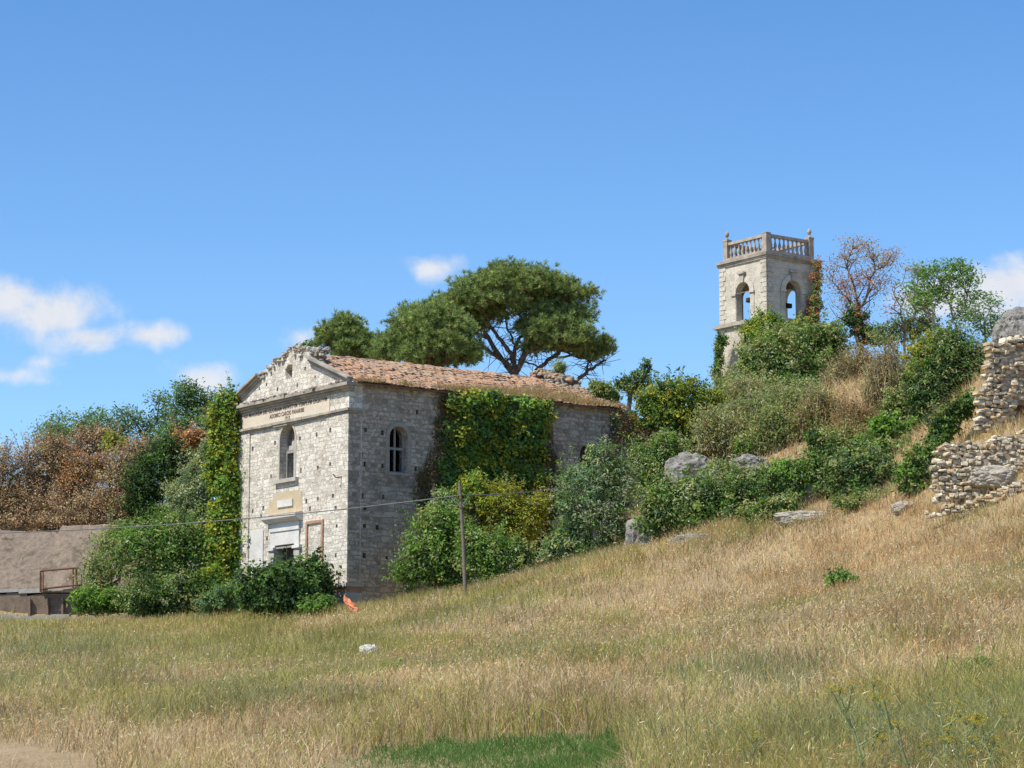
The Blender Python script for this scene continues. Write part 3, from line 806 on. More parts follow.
stone_wall('dry_stone_wall', 'tall pale rubble wall with a small square hole, upper of two at the hill edge', [(978, 420), (980, 392), (987, 386), (990, 342), (1024, 337), (1120, 330)], [(978, 428), (1024, 432), (1120, 425)], 75, 77, .135, None, holes=[(1019, 413, .28, .26)])
stone_wall('dry_stone_wall', 'long pale rubble retaining wall below dry grass bank, lower of two', [(933, 452), (944, 446), (985, 442), (1024, 430), (1120, 408)], [(933, 500), (970, 497), (1024, 480), (1120, 450)], 69.5, 69.5, .125, None)
stone_wall('collapsed_stone_line', 'low straggling line of grey stones at the meadow edge below the rubble wall', [(926, 514), (960, 503), (990, 492), (1024, 480), (1120, 455)], [(926, 518), (960, 508), (990, 500), (1024, 494), (1120, 474)], 68, 67, .12, None, cat='stones', thick=.3)


def boulder(label, blobs, Y=None, base=None, seed=1, name='rock_outcrop', group='limestone outcrops on the slope', mat='rock'):
    """One rock built from one displaced, faceted body; blob = px,row,rx,ry. Several lobes are merged by taking the widest at every direction."""
    if Y is None: Y = ground_hit(*base)
    mb = MB(); V, F = ICO[4]
    px, py, rx, ry = blobs
    s = Y / F_PX; c = at(px, py, Y); r = np.array([rx * s, min(rx, ry * 1.6) * s * .8, ry * s])
    p = V * 1.3 + seed * 7.3
    d = 1 + .30 * fbm(p * 1.4, 5) - .22 * np.abs(fbm(p * 2.6 + 5, 4)) + .06 * fbm(p * 9, 3)
    q = V * np.array([1, 1, 1.0]); q = np.sign(q) * np.abs(q) ** .8
    P = c + q * d[:, None] * r * 1.12
    o = mb.add(P, F).build(name, M[mat], loc=c, smooth=False)
    tag(o, label, 'rock', group)


boulder('large smooth grey boulder capped with dry grass below the bushes', (690, 477, 24, 22), Y=93, seed=1)
boulder('broken grey rock ledge between green shrubs, beside the large boulder', (752, 466, 17, 10), Y=91, seed=2)
boulder('pale rounded rock low at the meadow edge, right of the slender grey-trunked tree', (641, 540, 15, 20), Y=84, seed=3)
boulder('white and grey outcrop under the dark shrub hollow', (748, 517, 16, 12), Y=82, seed=4, mat='palerock')
boulder('narrow pale slab of rock running along the path edge', (806, 519, 30, 8), Y=76.5, seed=5, mat='palerock')
boulder('small knobbly pale rock standing alone in dry grass by the meadow edge', (904, 509, 11, 7), Y=72, seed=6, mat='palerock')
boulder('grey rock face showing through dry bushes high on the slope', (822, 426, 19, 11), Y=97, seed=7)
boulder('upright grey stone among green shrubs in the middle of the slope', (812, 492, 10, 14), Y=81, seed=8)
boulder('grey mound of rock rising behind the tall rubble wall', (1024, 334, 26, 24), Y=80, seed=9)
boulder('thin grey rock sticking out of the dry grass, above the middle shrubs', (779, 445, 7, 12), Y=94, seed=10)
boulder('low grey slab at the meadow edge under the green shrubs', (700, 543, 26, 9), Y=80.2, seed=11)
boulder('flat pale boulder built into the lower rubble wall', (994, 478, 22, 11), Y=69.3, seed=12, mat='palerock')
boulder('white crumpled lump lying in the dry meadow below the church corner', (369, 651, 9, 6), Y=58, seed=13, name='white_stone', group=None, mat='white')
boulder('small white stone in the grass above the green lawn strip', (637, 713, 6, 3.5), Y=32, seed=14, name='white_stone', group=None, mat='white')

# ruined wall beyond the rear of the church
p0 = church_w(14.9, .3, 0); p1 = church_w(19.0, -.6, 0)
e = thing('ruined_wall', 'dark overgrown stone wall between the church end and the tower hill', 'ruined wall', tuple(p0 + [0, 0, 2])); e['kind'] = 'thing'
d_ = (p1 - p0); L_ = np.linalg.norm(d_); d_ /= L_; n_ = np.array([-d_[1], d_[0], 0]); mb = MB()
xs_ = np.linspace(0, L_, 9); zt_ = 8.3 + rng.normal(0, .22, 9)
for k in range(8):
    P = [p0 + d_ * x + n_ * w + np.array([0, 0, z]) for w in (0, .6) for x, z in ((xs_[k], .5), (xs_[k + 1], .5), (xs_[k + 1], zt_[k + 1]), (xs_[k], zt_[k]))]
    mb.add(P, [[0, 1, 2, 3], [7, 6, 5, 4], [0, 4, 5, 1], [1, 5, 6, 2], [2, 6, 7, 3], [3, 7, 4, 0]])
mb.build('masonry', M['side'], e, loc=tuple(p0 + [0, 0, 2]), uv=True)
mb = MB(); rubble_pile(mb, [p0 + d_ * rng.uniform(0, L_) + n_ * rng.uniform(0, .6) + np.array([0, 0, 8.3 + rng.normal(0, .15)]) for k in range(60)], .16, STONES)
mb.build('loose_stones', M['drystone'], e, loc=tuple(p0 + [0, 0, 2]))

# left: weathered retaining wall with boards below, rusted frame, kerb
def slab(px0, px1, r0a, r0b, r1a, r1b, Y, depth, mat, name, parent=None, loc=None, n=1, jit=0):
    mb = MB(); pxs = np.linspace(px0, px1, n + 1)
    for k in range(n):
        f0, f1 = k / n, (k + 1) / n
        c = [at(pxs[k], r1a + (r1b - r1a) * f0, Y), at(pxs[k + 1], r1a + (r1b - r1a) * f1, Y), at(pxs[k + 1], r0a + (r0b - r0a) * f1, Y), at(pxs[k], r0a + (r0b - r0a) * f0, Y)]
        c = [np.array(q) + rng.normal(0, jit, 3) * [0, 0, 1] for q in c]
        V = c + [q + np.array([0, depth, 0]) for q in c]
        mb.add(V, [[0, 1, 2, 3], [7, 6, 5, 4], [0, 4, 5, 1], [1, 5, 6, 2], [2, 6, 7, 3], [3, 7, 4, 0]])
    return mb.build(name, M[mat], parent, loc=loc)


loc = tuple(at(20, 590, 101)); e = thing('retaining_wall', 'weathered grey-brown plaster retaining wall under the burnt trees', 'retaining wall', loc); e['kind'] = 'thing'
# plastered face that leans back, with a rough top and ripples
nu, nv = 90, 30; U, Wv = np.meshgrid(np.linspace(-260, 150, nu), np.linspace(0, 1, nv), indexing='ij')
Pf = np.array([[at(u, 594 - 6 * (u > 60) - (594 - 531) * w, 101 + 2.6 * w) for u, w in zip(U[i], Wv[i])] for i in range(nu)])
Pf[..., 1] += .22 * fbm(Pf * 1.1, 4) + .10 * fbm(Pf * [2, 2, 6.], 4); Pf[..., 2] += (.14 * fbm(Pf * 1.3 + 9, 4)) * Wv
Vf = Pf.reshape(-1, 3); Vb = Vf + np.array([0, 1.2, -.15]); N = len(Vf)
i, j = np.meshgrid(np.arange(nu - 1), np.arange(nv - 1), indexing='ij'); k = (i * nv + j).ravel(); q = np.stack([k, k + nv, k + nv + 1, k + 1], 1)
top = np.array([[a * nv + nv - 1, (a + 1) * nv + nv - 1, N + (a + 1) * nv + nv - 1, N + a * nv + nv - 1] for a in range(nu - 1)])
MB().add(np.concatenate([Vf, Vb]), np.concatenate([q, q[:, ::-1] + N, top])).build('plaster_face', M['plaster'], e, loc=loc, smooth=True)
slab(-260, 130, 594, 586, 598, 591, 100.75, .8, 'concrete', 'ledge', e, loc, n=14, jit=.03)
slab(40, 86, 588, 583, 592, 587, 100.5, .8, 'concrete', 'ledge', e, loc, n=4, jit=.02)
slab(-260, 150, 598, 592, 622, 622, 100.8, .3, 'rustpanel', 'board_fence', e, loc, n=20, jit=.04)
for px in (28, 46, 61, 76, 92, 108): slab(px, px + 2.2, 598, 597.5, 618, 618, 100.62, .15, 'rustpanel', 'post', e, loc)
o = slab(-250, 140, 617, 615, 632, 632, 98.6, .5, 'concrete', 'low_kerb', None, tuple(at(20, 620, 99.8)), n=22, jit=.035); tag(o, 'low broken pale concrete kerb at the far edge of the meadow', 'kerb')
o.name = 'concrete_kerb'; o['kind'] = 'thing'
loc = tuple(at(60, 590, 100.3)); e = thing('rusty_frame', 'rusted rectangular iron frame standing before the plaster wall', 'iron frame', loc)
cs = [at(40.5, 589, 100.4), at(40.5, 571, 100.4), at(76, 568, 100.4), at(76, 586, 100.4)]
def bar(name, a, b, r=.05): MB().path([a, b], r, 6).build(name, M['rust'], e, loc=loc)
bar('upright', at(40.5, 592, 100.4), cs[1]); bar('upright', at(43, 592, 100.4), at(43, 571, 100.4), .03); bar('upright', at(73, 588, 100.4), cs[2] - [.13, 0, 0], .035); bar('upright', at(77, 588, 100.4), cs[2])
bar('upright', at(81.5, 588, 100.4), at(81.5, 572, 100.4), .035); bar('top_rail', cs[1], cs[2], .045); bar('bottom_rail', cs[0], at(81, 584.5, 100.4), .045)

# utility pole and cable
PY = 83.5; pb = at(466, 586, PY); pt = at(459.5, 482, PY); pg = np.array([pb[0], PY, tz(pb[0], PY)])
e = thing('utility_pole', 'thin leaning grey wooden pole carrying a cable before the bushes', 'utility pole', tuple(pg))
MB().path([pg - [0, 0, .5], pg * .5 + pt * .5 + [.02, 0, 0], pt], [.076, .068, .058], 10).build('post', M['polewood'], e, loc=tuple(pg), smooth=True)
ca = at(461, 495.5, PY) - [0, .14, 0]
MB().path([pt + [0, 0, -.55], ca + [-.2, 0, .05]], .02, 6).build('bracket', M['rust'], e, loc=tuple(pg))
MB().path([at(452, 498.5, PY) - [0, .1, 0], at(455, 502, PY) - [0, .12, 0], at(459, 504, PY) - [0, .13, 0], at(462, 506, PY) - [0, .1, 0], at(465, 502, PY) - [0, .13, 0], at(469, 496, PY) - [0, .1, 0]], .018, 6).build('slack_loop', M['cable'], e, loc=tuple(pg))
def span(a, b, sag, n=24):
    t = np.linspace(0, 1, n)[:, None]; return a + (b - a) * t - np.array([0, 0, 1]) * (4 * sag * t * (1 - t))
c1 = span(at(-260, 533, 88), ca, .55, 40); c2 = span(ca, at(656, 463, 95.3), .35)
MB().path(c1, .02, 6).path(c2, .02, 6).build('overhead_cable', M['cable'], loc=tuple(ca)); o = bpy.data.objects['overhead_cable']
tag(o, 'single sagging grey cable crossing the church facade to the wooden pole', 'cable')

# orange netting by the church corner
nu, nv = 14, 10; base = at(352, 613, 86.2); V = []
for a in range(nu):
    for b_ in range(nv):
        s, t = a / (nu - 1), b_ / (nv - 1)
        top = .85 * (1 - s) ** .9 + .12; x = s * .75 - .2; z = t * top * (1 - .2 * s)
        V.append((x + .12 * math.sin(t * 5 + s * 3), .35 * math.sin(s * 6 + t * 2) * .5 + .25 * t, z))
V = np.array(V) + rng.normal(0, .025, (len(V), 3)); g0 = np.array([base[0], 86.2, tz(base[0], 86.2) - .12])
F = np.array([(a * nv + b_, (a + 1) * nv + b_, (a + 1) * nv + b_ + 1, a * nv + b_ + 1) for a in range(nu - 1) for b_ in range(nv - 1)])
V2 = V + np.array([.01, .025, 0]); n = len(V)
o = MB().add(np.concatenate([V, V2]), np.concatenate([F, F[:, ::-1] + n])).build('safety_netting', M['orange'], loc=(0, 0, 0)); o.location = tuple(g0); tag(o, 'crumpled orange plastic sheet heaped in grass at the church corner', 'plastic netting')

# ------------------------------------------------------------------ vegetation
PAL_V = dict(
    dark=[(.030, .062, .024), (.040, .08, .028), (.024, .05, .022)],
    green=[(.055, .105, .03), (.07, .13, .035), (.042, .085, .026)],
    bright=[(.085, .165, .035), (.11, .20, .045), (.065, .13, .03)],
    lime=[(.17, .22, .03), (.22, .25, .035), (.11, .17, .03), (.26, .26, .04)],
    yellow=[(.175, .205, .035), (.14, .18, .03), (.21, .22, .04)],
    olive=[(.105, .135, .055), (.135, .16, .07), (.085, .115, .045), (.155, .165, .08)],
    silver=[(.15, .19, .115), (.18, .21, .14), (.11, .15, .085)],
    bluegreen=[(.07, .12, .065), (.10, .16, .095), (.05, .095, .05)],
    burnt=[(.25, .145, .09), (.29, .18, .115), (.20, .12, .08), (.32, .215, .135), (.17, .125, .095)],
    rust=[(.36, .17, .06), (.42, .22, .085), (.30, .14, .055)],
    straw=[(.42, .30, .15), (.36, .25, .12), (.30, .20, .10)],
    twig=[(.24, .20, .13), (.19, .155, .10), (.28, .235, .16), (.14, .125, .07)],
    drybrown=[(.115, .085, .045), (.15, .11, .055), (.085, .07, .035)],
    redleaf=[(.27, .12, .085), (.33, .17, .11), (.20, .10, .07)],
    pine=[(.078, .110, .042), (.105, .138, .052), (.060, .090, .035)],
)
for _k, _m in dict(dark=1.7, green=2.4, bright=2.0, lime=1.7, yellow=1.6, olive=2.5, silver=2.2, bluegreen=2.2, burnt=1.95, rust=1.35, redleaf=1.6, pine=2.65, drybrown=1.7, twig=1.8).items():
    PAL_V[_k] = [tuple(min(.5, c * _m * t) for c, t in zip(q, (1, .97, .86) if _k in ('burnt', 'rust', 'redleaf', 'drybrown', 'twig') else (1.13, 1.04, 1.0))) for q in PAL_V[_k]]


def leaf_quads(mb, C, N, size, cols, aspect=.5, up=None):
    """One folded leaf (two quads) per centre."""
    n = len(C); N = norm(N); r = rng.normal(size=(n, 3)); T = norm(np.cross(N, r)); B = np.cross(N, T)
    L = (size * rng.uniform(.5, 1.45, n))[:, None]; Wd = L * aspect
    a = C - T * L * .5; b = C + T * L * .5 - N * L * .12; m1 = C + B * Wd * .5 + N * L * .10; m2 = C - B * Wd * .5 + N * L * .10
    V = np.stack([a, m1, b, m2], 1).reshape(-1, 3); k = np.arange(n) * 4
    mb.add(V, np.stack([k, k + 1, k + 2, k + 3], 1), np.repeat(cols, 4, 0))


def sample_blobs(blobs, n, clump, seed):
    """Leaf centres in clumps on and in lumpy ellipsoids; blob = centre(3), radii(3)."""
    w = np.array([(r[0] * r[2] + r[0] * r[1] + r[1] * r[2]) for _, r in blobs]); w = w / w.sum()
    Cs, Ns, ids = [], [], []; ci = 0
    for (c, r), wt in zip(blobs, w):
        m = max(8, int(n * wt)); kc = max(4, m // clump)
        d = norm(rng.normal(size=(kc, 3)) + [0, 0, .15])
        rad = .35 + .65 * rng.random(kc) ** .5
        rad = rad * (1 + .42 * fbm(d * 1.9 + seed, 3) + .20 * rng.normal(size=kc)); rad = np.minimum(rad, 1.3)
        cc = c + d * rad[:, None] * r
        pick = rng.integers(kc, size=m); sg = .16 * np.cbrt(r[0] * r[1] * r[2]) + .05
        off = rng.normal(size=(m, 3)) * sg * rng.uniform(.5, 1.2, kc)[pick][:, None] * [1, 1, .75]
        Cs.append(cc[pick] + off); Ns.append(d[pick] * .6 + norm(off) * .5 + [0, 0, .55] + rng.normal(size=(m, 3)) * .55); ids.append(pick + ci); ci += kc
    return np.concatenate(Cs), np.concatenate(Ns), np.concatenate(ids)


def pal_cols(pals, ids, C=None, seed=0, scale=1.0):
    """Colour per leaf: each clump picks a palette (weights) and a tone, each leaf a small change."""
    names = [p for p, _ in pals]; w = np.array([q for _, q in pals], float); w /= w.sum(); K = ids.max() + 1
    ch = rng.choice(len(names), K, p=w); tone = rng.uniform(.78, 1.25, K); out = np.empty((len(ids), 3))
    for i, nme in enumerate(names):
        s = ch[ids] == i; a = np.array(PAL_V[nme]); out[s] = a[rng.integers(len(a), size=s.sum())]
    return out * tone[ids][:, None] * rng.uniform(.8, 1.2, (len(ids), 1))


def skeleton(base, top, tips, r0, rmin=.012, wig=.10, up=.25):
    """Branches that reach every tip from the nearest earlier point. Returns segment arrays."""
    base = np.array(base, float); nodes = []; par = []; plen = []
    n0 = 5
    for k in range(n0 + 1):
        f = k / n0; nodes.append(base + (np.array(top) - base) * f + (rng.normal(size=3) * wig * .5 * np.linalg.norm(np.array(top) - base) * .2 * (0 < k < n0))); par.append(k - 1); plen.append(0)
    order = np.argsort(np.linalg.norm(tips - top, axis=1)); leaf_nodes = []
    for i in order:
        t = tips[i]; A = np.array(nodes); d = np.linalg.norm(A - t, axis=1) + .5 * np.maximum(0, A[:, 2] - t[2] + .05) + .55 * np.array(plen)
        d[:max(1, n0 - 2)] += 2; j = int(np.argmin(d)); p = A[j]; L = np.linalg.norm(t - p); ns = int(np.clip(L / .5, 1, 5)); prev = j
        for s in range(1, ns + 1):
            f = s / ns; q = p + (t - p) * f + np.array([0, 0, -up * L * f * (1 - f)]) + rng.normal(size=3) * wig * L * .35 * (f < 1)
            plen.append(plen[prev] + np.linalg.norm(q - nodes[prev])); nodes.append(q); par.append(prev); prev = len(nodes) - 1
        leaf_nodes.append(prev)
    nodes = np.array(nodes); par = np.array(par); cnt = np.zeros(len(nodes)); cnt[leaf_nodes] = 1
    for k in range(len(nodes) - 1, 0, -1): cnt[par[k]] += cnt[k]
    R = np.maximum(rmin, r0 * (np.maximum(cnt, 1) / max(cnt[0], 1)) ** .5)
    return nodes[par[1:]], nodes[1:], R[par[1:]], R[1:], nodes, leaf_nodes


def px_blobs(blobs, Y, depth=.8):
    out = []
    for b in blobs:
        px, py, rx, ry = b[:4]; yy = Y + (b[4] if len(b) > 4 else 0); s = yy / F_PX; rd = (b[5] if len(b) > 5 else depth)
        out.append((at(px, py, yy), np.array([rx * s, max(rx * s * rd, .15), ry * s])))
    return out


def plant(name, label, cat, blobs, pals, base=None, Y=None, n=3500, size=.15, aspect=.5, clump=26, tips=26, r0=None, bark='bark', group=None, parts=('stems', 'foliage'), ground=True, depth=.8, mat='leaf', trunk_top=None, rmin=.012, shoots=1.0):
    """A bush or a leafy tree: woody skeleton plus leaves spread through its lobes."""
    if Y is None: Y = ground_hit(*base) or 85
    n = int(n * 1.7)
    if name in ('leafy_bush', 'green_thicket', 'dense_shrub', 'green_shrub'): pals = list(pals) + [('olive', .22 * sum(q for _, q in pals)), ('silver', .12 * sum(q for _, q in pals))]
    B = px_blobs(blobs, Y, depth)
    bx = base[0] if base else blobs[0][0]
    b0 = at(bx, base[1] if base else blobs[0][1], Y)
    if ground: b0[2] = tz(b0[0], b0[1])
    e = thing(name, label, cat, tuple(b0), group)
    C, N, ids = sample_blobs(B, n, clump, rng.uniform(0, 50))
    if ground:
        zg = terr(C[:, 0], C[:, 1]); C[:, 2] = np.maximum(C[:, 2], zg + .04 + .15 * rng.random(len(C)))
    K = ids.max() + 1; cent = np.array([C[ids == k].mean(0) for k in rng.permutation(K)[:tips * 3] if (ids == k).any()])
    if len(cent) > tips: cent = cent[:tips]
    cen = np.average([c for c, r in B], axis=0, weights=[r[0] * r[2] for c, r in B]); hgt = max(.4, cen[2] - b0[2])
    if trunk_top is None: tt = b0 + (cen - b0) * .45
    else: tt = at(*trunk_top, Y)
    if r0 is None: r0 = .03 + .014 * hgt
    P0, P1, R0, R1, *_ = skeleton(b0 - [0, 0, .15], tt, cent, r0, rmin)
    # ragged shoots that stick out of the outline
    ns = int(n / 95 * shoots); S = MB().frusta(P0, P1, R0, R1, 5)
    if ns:
        rr = np.linalg.norm((C - cen) / np.maximum(np.ptp(C, axis=0), .3), axis=1); q = rng.permutation(np.argsort(rr)[len(rr) // 3:])[:ns]; st = C[q]
        dr = norm(norm(st - cen) * .8 + [0, 0, .55] + rng.normal(size=(len(q), 3)) * .45); L = rng.uniform(.2, 1.0, len(q)) * min(1.1, .3 * np.cbrt(np.prod(np.ptp(C, axis=0))))
        en = st + dr * L[:, None]; S.frusta(st - dr * .3, en, .012, .005, 3); per = 13; f = rng.random((len(q), per)) ** .8
        sc = (st[:, None] + (en - st)[:, None] * f[..., None] + rng.normal(size=(len(q), per, 3)) * (size * .55)).reshape(-1, 3)
        C = np.concatenate([C, sc]); N = np.concatenate([N, rng.normal(size=sc.shape) * .7 + [0, 0, .7]]); ids = np.concatenate([ids, np.repeat(ids[q], per)])
    S.build(parts[0], M[bark], e, loc=tuple(b0))
    mb = MB(); leaf_quads(mb, C, N, size, pal_cols(pals, ids), aspect); mb.build(parts[1], M[mat], e, loc=tuple(b0))
    return e


TP = ('trunk', 'crown')


def sparse_tree(name, label, base, tips_px, Y, pals, r0, size=.16, per=26, top=None, bark='bark', group=None, spread=.35, aspect=.42, seedz=None, bare=.0, cat='tree', z0=None, ground=True):
    """Open tree: visible limbs, leaf sprays at the twig ends. tips_px: (px,row,rx,ry,count) regions of twig ends."""
    b0 = at(base[0], base[1], Y)
    if ground: b0[2] = tz(b0[0], b0[1])
    e = thing(name, label, cat, tuple(b0), group); tips = []
    for px, py, rx, ry, k in tips_px:
        for _ in range(k):
            a = rng.uniform(0, 6.283); q = math.sqrt(rng.random()); yy = Y + rng.normal(0, rx * Y / F_PX * .5)
            tips.append(at(px + rx * q * math.cos(a), py + ry * q * math.sin(a), yy))
    tips = np.array(tips); tt = at(*top, Y) if top else b0 + (tips.mean(0) - b0) * .4
    P0, P1, R0, R1, nodes, ln = skeleton(b0 - [0, 0, .2], tt, tips, r0 * .6, .009, .12, .2)
    MB().frusta(P0, P1, R0, R1, 5).build('trunk', M[bark], e, loc=tuple(b0))
    T = nodes[ln]; T = T[rng.random(len(T)) >= bare]; m = len(T) * per; ids = np.repeat(np.arange(len(T)), per)
    off = rng.normal(size=(m, 3)) * spread * [1, 1, .55]; C = T[ids] + off; N = rng.normal(size=(m, 3)) * .6 + [0, 0, .9]
    mb = MB(); leaf_quads(mb, C, N, size, pal_cols(pals, ids), aspect); mb.build('crown', M['leaf'], e, loc=tuple(b0)); return e


def twig_bush(name, label, blobs, Y, pals, base, n=900, leaves=1200, size=.10, group=None, cat='bush'):
    """Dry twiggy shrub: many fine upright stems, few leaves."""
    if Y is None: Y = ground_hit(*base)
    n = int(n * 1.3); leaves = int(leaves * 4)
    B = px_blobs(blobs, Y); b0 = at(base[0], base[1], Y); b0[2] = tz(b0[0], b0[1]); e = thing(name, label, cat, tuple(b0), group)
    mb = MB(); w = np.array([r[0] * r[2] for _, r in B]); w /= w.sum(); tipsl = []
    for (c, r), q in zip(B, w):
        m = int(n * q); d = norm(rng.normal(size=(m, 3))); tip = c + d * r * (rng.random(m) ** .4)[:, None] * (1 + .2 * rng.normal(size=(m, 1)))
        root = np.stack([c[0] + rng.normal(0, r[0] * .35, m), c[1] + rng.normal(0, r[1] * .35, m), np.zeros(m)], 1); root[:, 2] = np.maximum(terr(root[:, 0], root[:, 1]), c[2] - r[2] * 1.5)
        mid = (root + tip) / 2 + rng.normal(size=(m, 3)) * .12 * np.linalg.norm(tip - root, axis=1)[:, None]
        col = np.array(PAL_V['twig'])[rng.integers(4, size=m)] * rng.uniform(.7, 1.2, (m, 1))
        mb.frusta(root, mid, .016, .012, 3, col).frusta(mid, tip, .012, .006, 3, col)
        t2 = tip + rng.normal(size=(m, 3)) * .25; mb.frusta(mid * .4 + tip * .6, t2, .008, .005, 3, col); tipsl += [tip, t2, mid]
    mb.build('stems', M['dry'], e, loc=tuple(b0))
    T = np.concatenate(tipsl); ids = rng.integers(len(T), size=leaves); C = T[ids] + rng.normal(size=(leaves, 3)) * .10
    mb = MB(); leaf_quads(mb, C, rng.normal(size=(leaves, 3)) + [0, 0, .5], size, pal_cols(pals, ids % 97)); mb.build('foliage', M['leaf'], e, loc=tuple(b0))


# ---- pines behind the church
def pine(label, base, Y, top, r0, blobs, limbs, n_tuft, dead=()):
    b0 = at(*base, Y); b0[2] = tz(b0[0], b0[1]); e = thing('umbrella_pine', label, 'pine tree', tuple(b0), 'umbrella pines behind the church')
    B = px_blobs(blobs, Y, .8); w = np.array([r[0] * r[2] for _, r in B]); w /= w.sum(); Cs, Ds = [], []; tips = []
    for (c, r), q in zip(B, w):
        m = int(n_tuft * q); kc = max(5, m // 26)
        d = norm(rng.normal(size=(kc, 3)) + [0, 0, .35]); d[:, 2] = np.where(d[:, 2] < -.25, -.25 * rng.random(kc), d[:, 2])
        rad = (.42 + .58 * rng.random(kc) ** .5) * (1 + .26 * fbm(d * 2 + c, 3) + .07 * rng.normal(size=kc)); rad = np.minimum(rad, 1.08); cc = c + d * rad[:, None] * r
        pk = rng.integers(kc, size=m); sg = .13 * np.cbrt(r.prod()) + .12; off = rng.normal(size=(m, 3)) * sg * [1, 1, .62]
        Cs.append(cc[pk] + off); Ds.append(norm(d[pk] * .5 + norm(off) * .5 + [0, 0, .8])); tips += list(cc[rng.permutation(kc)[:max(4, kc // 4)]] - [0, 0, .25])
    C = np.concatenate(Cs); D = np.concatenate(Ds); n = len(C); per = 20; ids = np.repeat(np.arange(n), per)
    dir_ = norm(D[ids] + rng.normal(size=(n * per, 3)) * .75); L = rng.uniform(.13, .27, n * per)[:, None]
    s = norm(np.cross(dir_, rng.normal(size=(n * per, 3)))) * .013; p = C[ids]; q = p + dir_ * L
    V = np.stack([p - s, p + s, q + s * .6, q - s * .6], 1).reshape(-1, 3); k = np.arange(n * per) * 4
    tone = rng.uniform(.75, 1.25, n); cols = np.array(PAL_V['pine'])[rng.integers(3, size=n)] * tone[:, None]
    cols[rng.random(n) < .03] = (.16, .11, .05)
    tips = np.array(tips); P0, P1, R0, R1, *_ = skeleton(b0 - [0, 0, .3], at(*top, Y), tips, r0, .016, .14, .12)
    t = MB().frusta(P0, P1, R0, R1, 7)
    for pts, ra, rb in limbs:
        Q = np.array([at(*pp[:2], Y + (pp[2] if len(pp) > 2 else 0)) for pp in pts]); f = np.linspace(0, 1, len(Q)); ff = np.linspace(0, 1, len(Q) * 4)
        Q = np.stack([np.interp(ff, f, Q[:, a]) for a in range(3)], 1); Q[1:-1] += rng.normal(0, .035, Q[1:-1].shape)
        t.path(Q, np.linspace(ra * .52, rb * .6, len(Q)), 8)
        for _ in range(len(Q) * 2):    # dead side twigs
            a = Q[rng.integers(2, len(Q))]; t.frusta([a], [a + norm(rng.normal(size=3) + [0, 0, .2]) * rng.uniform(.4, 1.3)], .02, .008, 4)
    t.build('trunk', M['pinebark'], e, loc=tuple(b0))
    MB().add(V, np.stack([k, k + 1, k + 2, k + 3], 1), np.repeat(cols[ids], 4, 0)).build('crown', M['needle'], e, loc=tuple(b0))


pine('big spreading umbrella pine with bare curved limbs, tallest tree behind the church', (524, 420), 116, (514, 374), .19,
     [(520, 287, 52, 19), (480, 300, 38, 21, -1), (565, 292, 28, 17), (558, 312, 30, 24), (520, 300, 60, 17, 2), (450, 312, 28, 20), (425, 322, 26, 18), (558, 338, 33, 22, -1), (545, 352, 20, 14), (598, 352, 16, 10), (604, 349, 12, 9), (590, 356, 12, 7), (575, 345, 18, 14), (505, 282, 30, 14), (494, 314, 24, 13), (538, 330, 20, 16), (468, 326, 16, 12)],
     [([(516, 385), (514, 372), (505, 362), (488, 350), (470, 338), (455, 328)], .30, .12), ([(516, 376), (512, 356), (500, 338), (487, 322), (478, 305)], .26, .09), ([(514, 368), (516, 345), (525, 330), (535, 312), (545, 296)], .20, .07),
      ([(517, 350), (508, 330), (505, 310), (508, 292)], .12, .05), ([(527, 385), (536, 371), (548, 360), (560, 352), (562, 338), (556, 322)], .26, .09), ([(548, 360), (575, 354), (588, 360), (598, 356)], .13, .05),
      ([(574, 385), (586, 372), (596, 366), (606, 360)], .22, .07), ([(586, 372), (590, 362), (583, 356)], .1, .05), ([(540, 368), (522, 360), (505, 358)], .09, .04)], 10500)
pine('dense rounded pine spilling low over the church ridge, beside the tallest one', (430, 430), 111, (428, 372), .28,
     [(425, 336, 36, 24), (400, 346, 24, 22), (452, 346, 28, 26), (388, 352, 15, 20), (425, 356, 46, 20), (465, 358, 16, 16), (440, 322, 26, 16)], [([(432, 380), (430, 362), (420, 345)], .2, .08)], 5600)
pine('small round pine, leftmost of the pines behind the church roof', (345, 430), 113, (345, 372), .2,
     [(342, 333, 19, 16), (360, 344, 13, 13), (330, 340, 12, 13), (350, 352, 22, 12), (372, 356, 12, 10)], [([(345, 385), (344, 365), (342, 345)], .15, .06)], 2300)
plant('sapling', 'tiny green shrub tip showing just above the broken pediment', 'sapling', [(304, 349, 7, 5), (297, 350, 4, 3)], [('green', 1)], base=(304, 400), Y=112, n=500, size=.16, tips=8)
plant('roof_shrub', 'small round pine seedling rooted on the ruined rear gable', 'shrub', [(560, 369, 6, 6)], [('pine', 1)], base=(560, 376), Y=101.5, n=900, size=.14, aspect=.15, ground=False, tips=8)

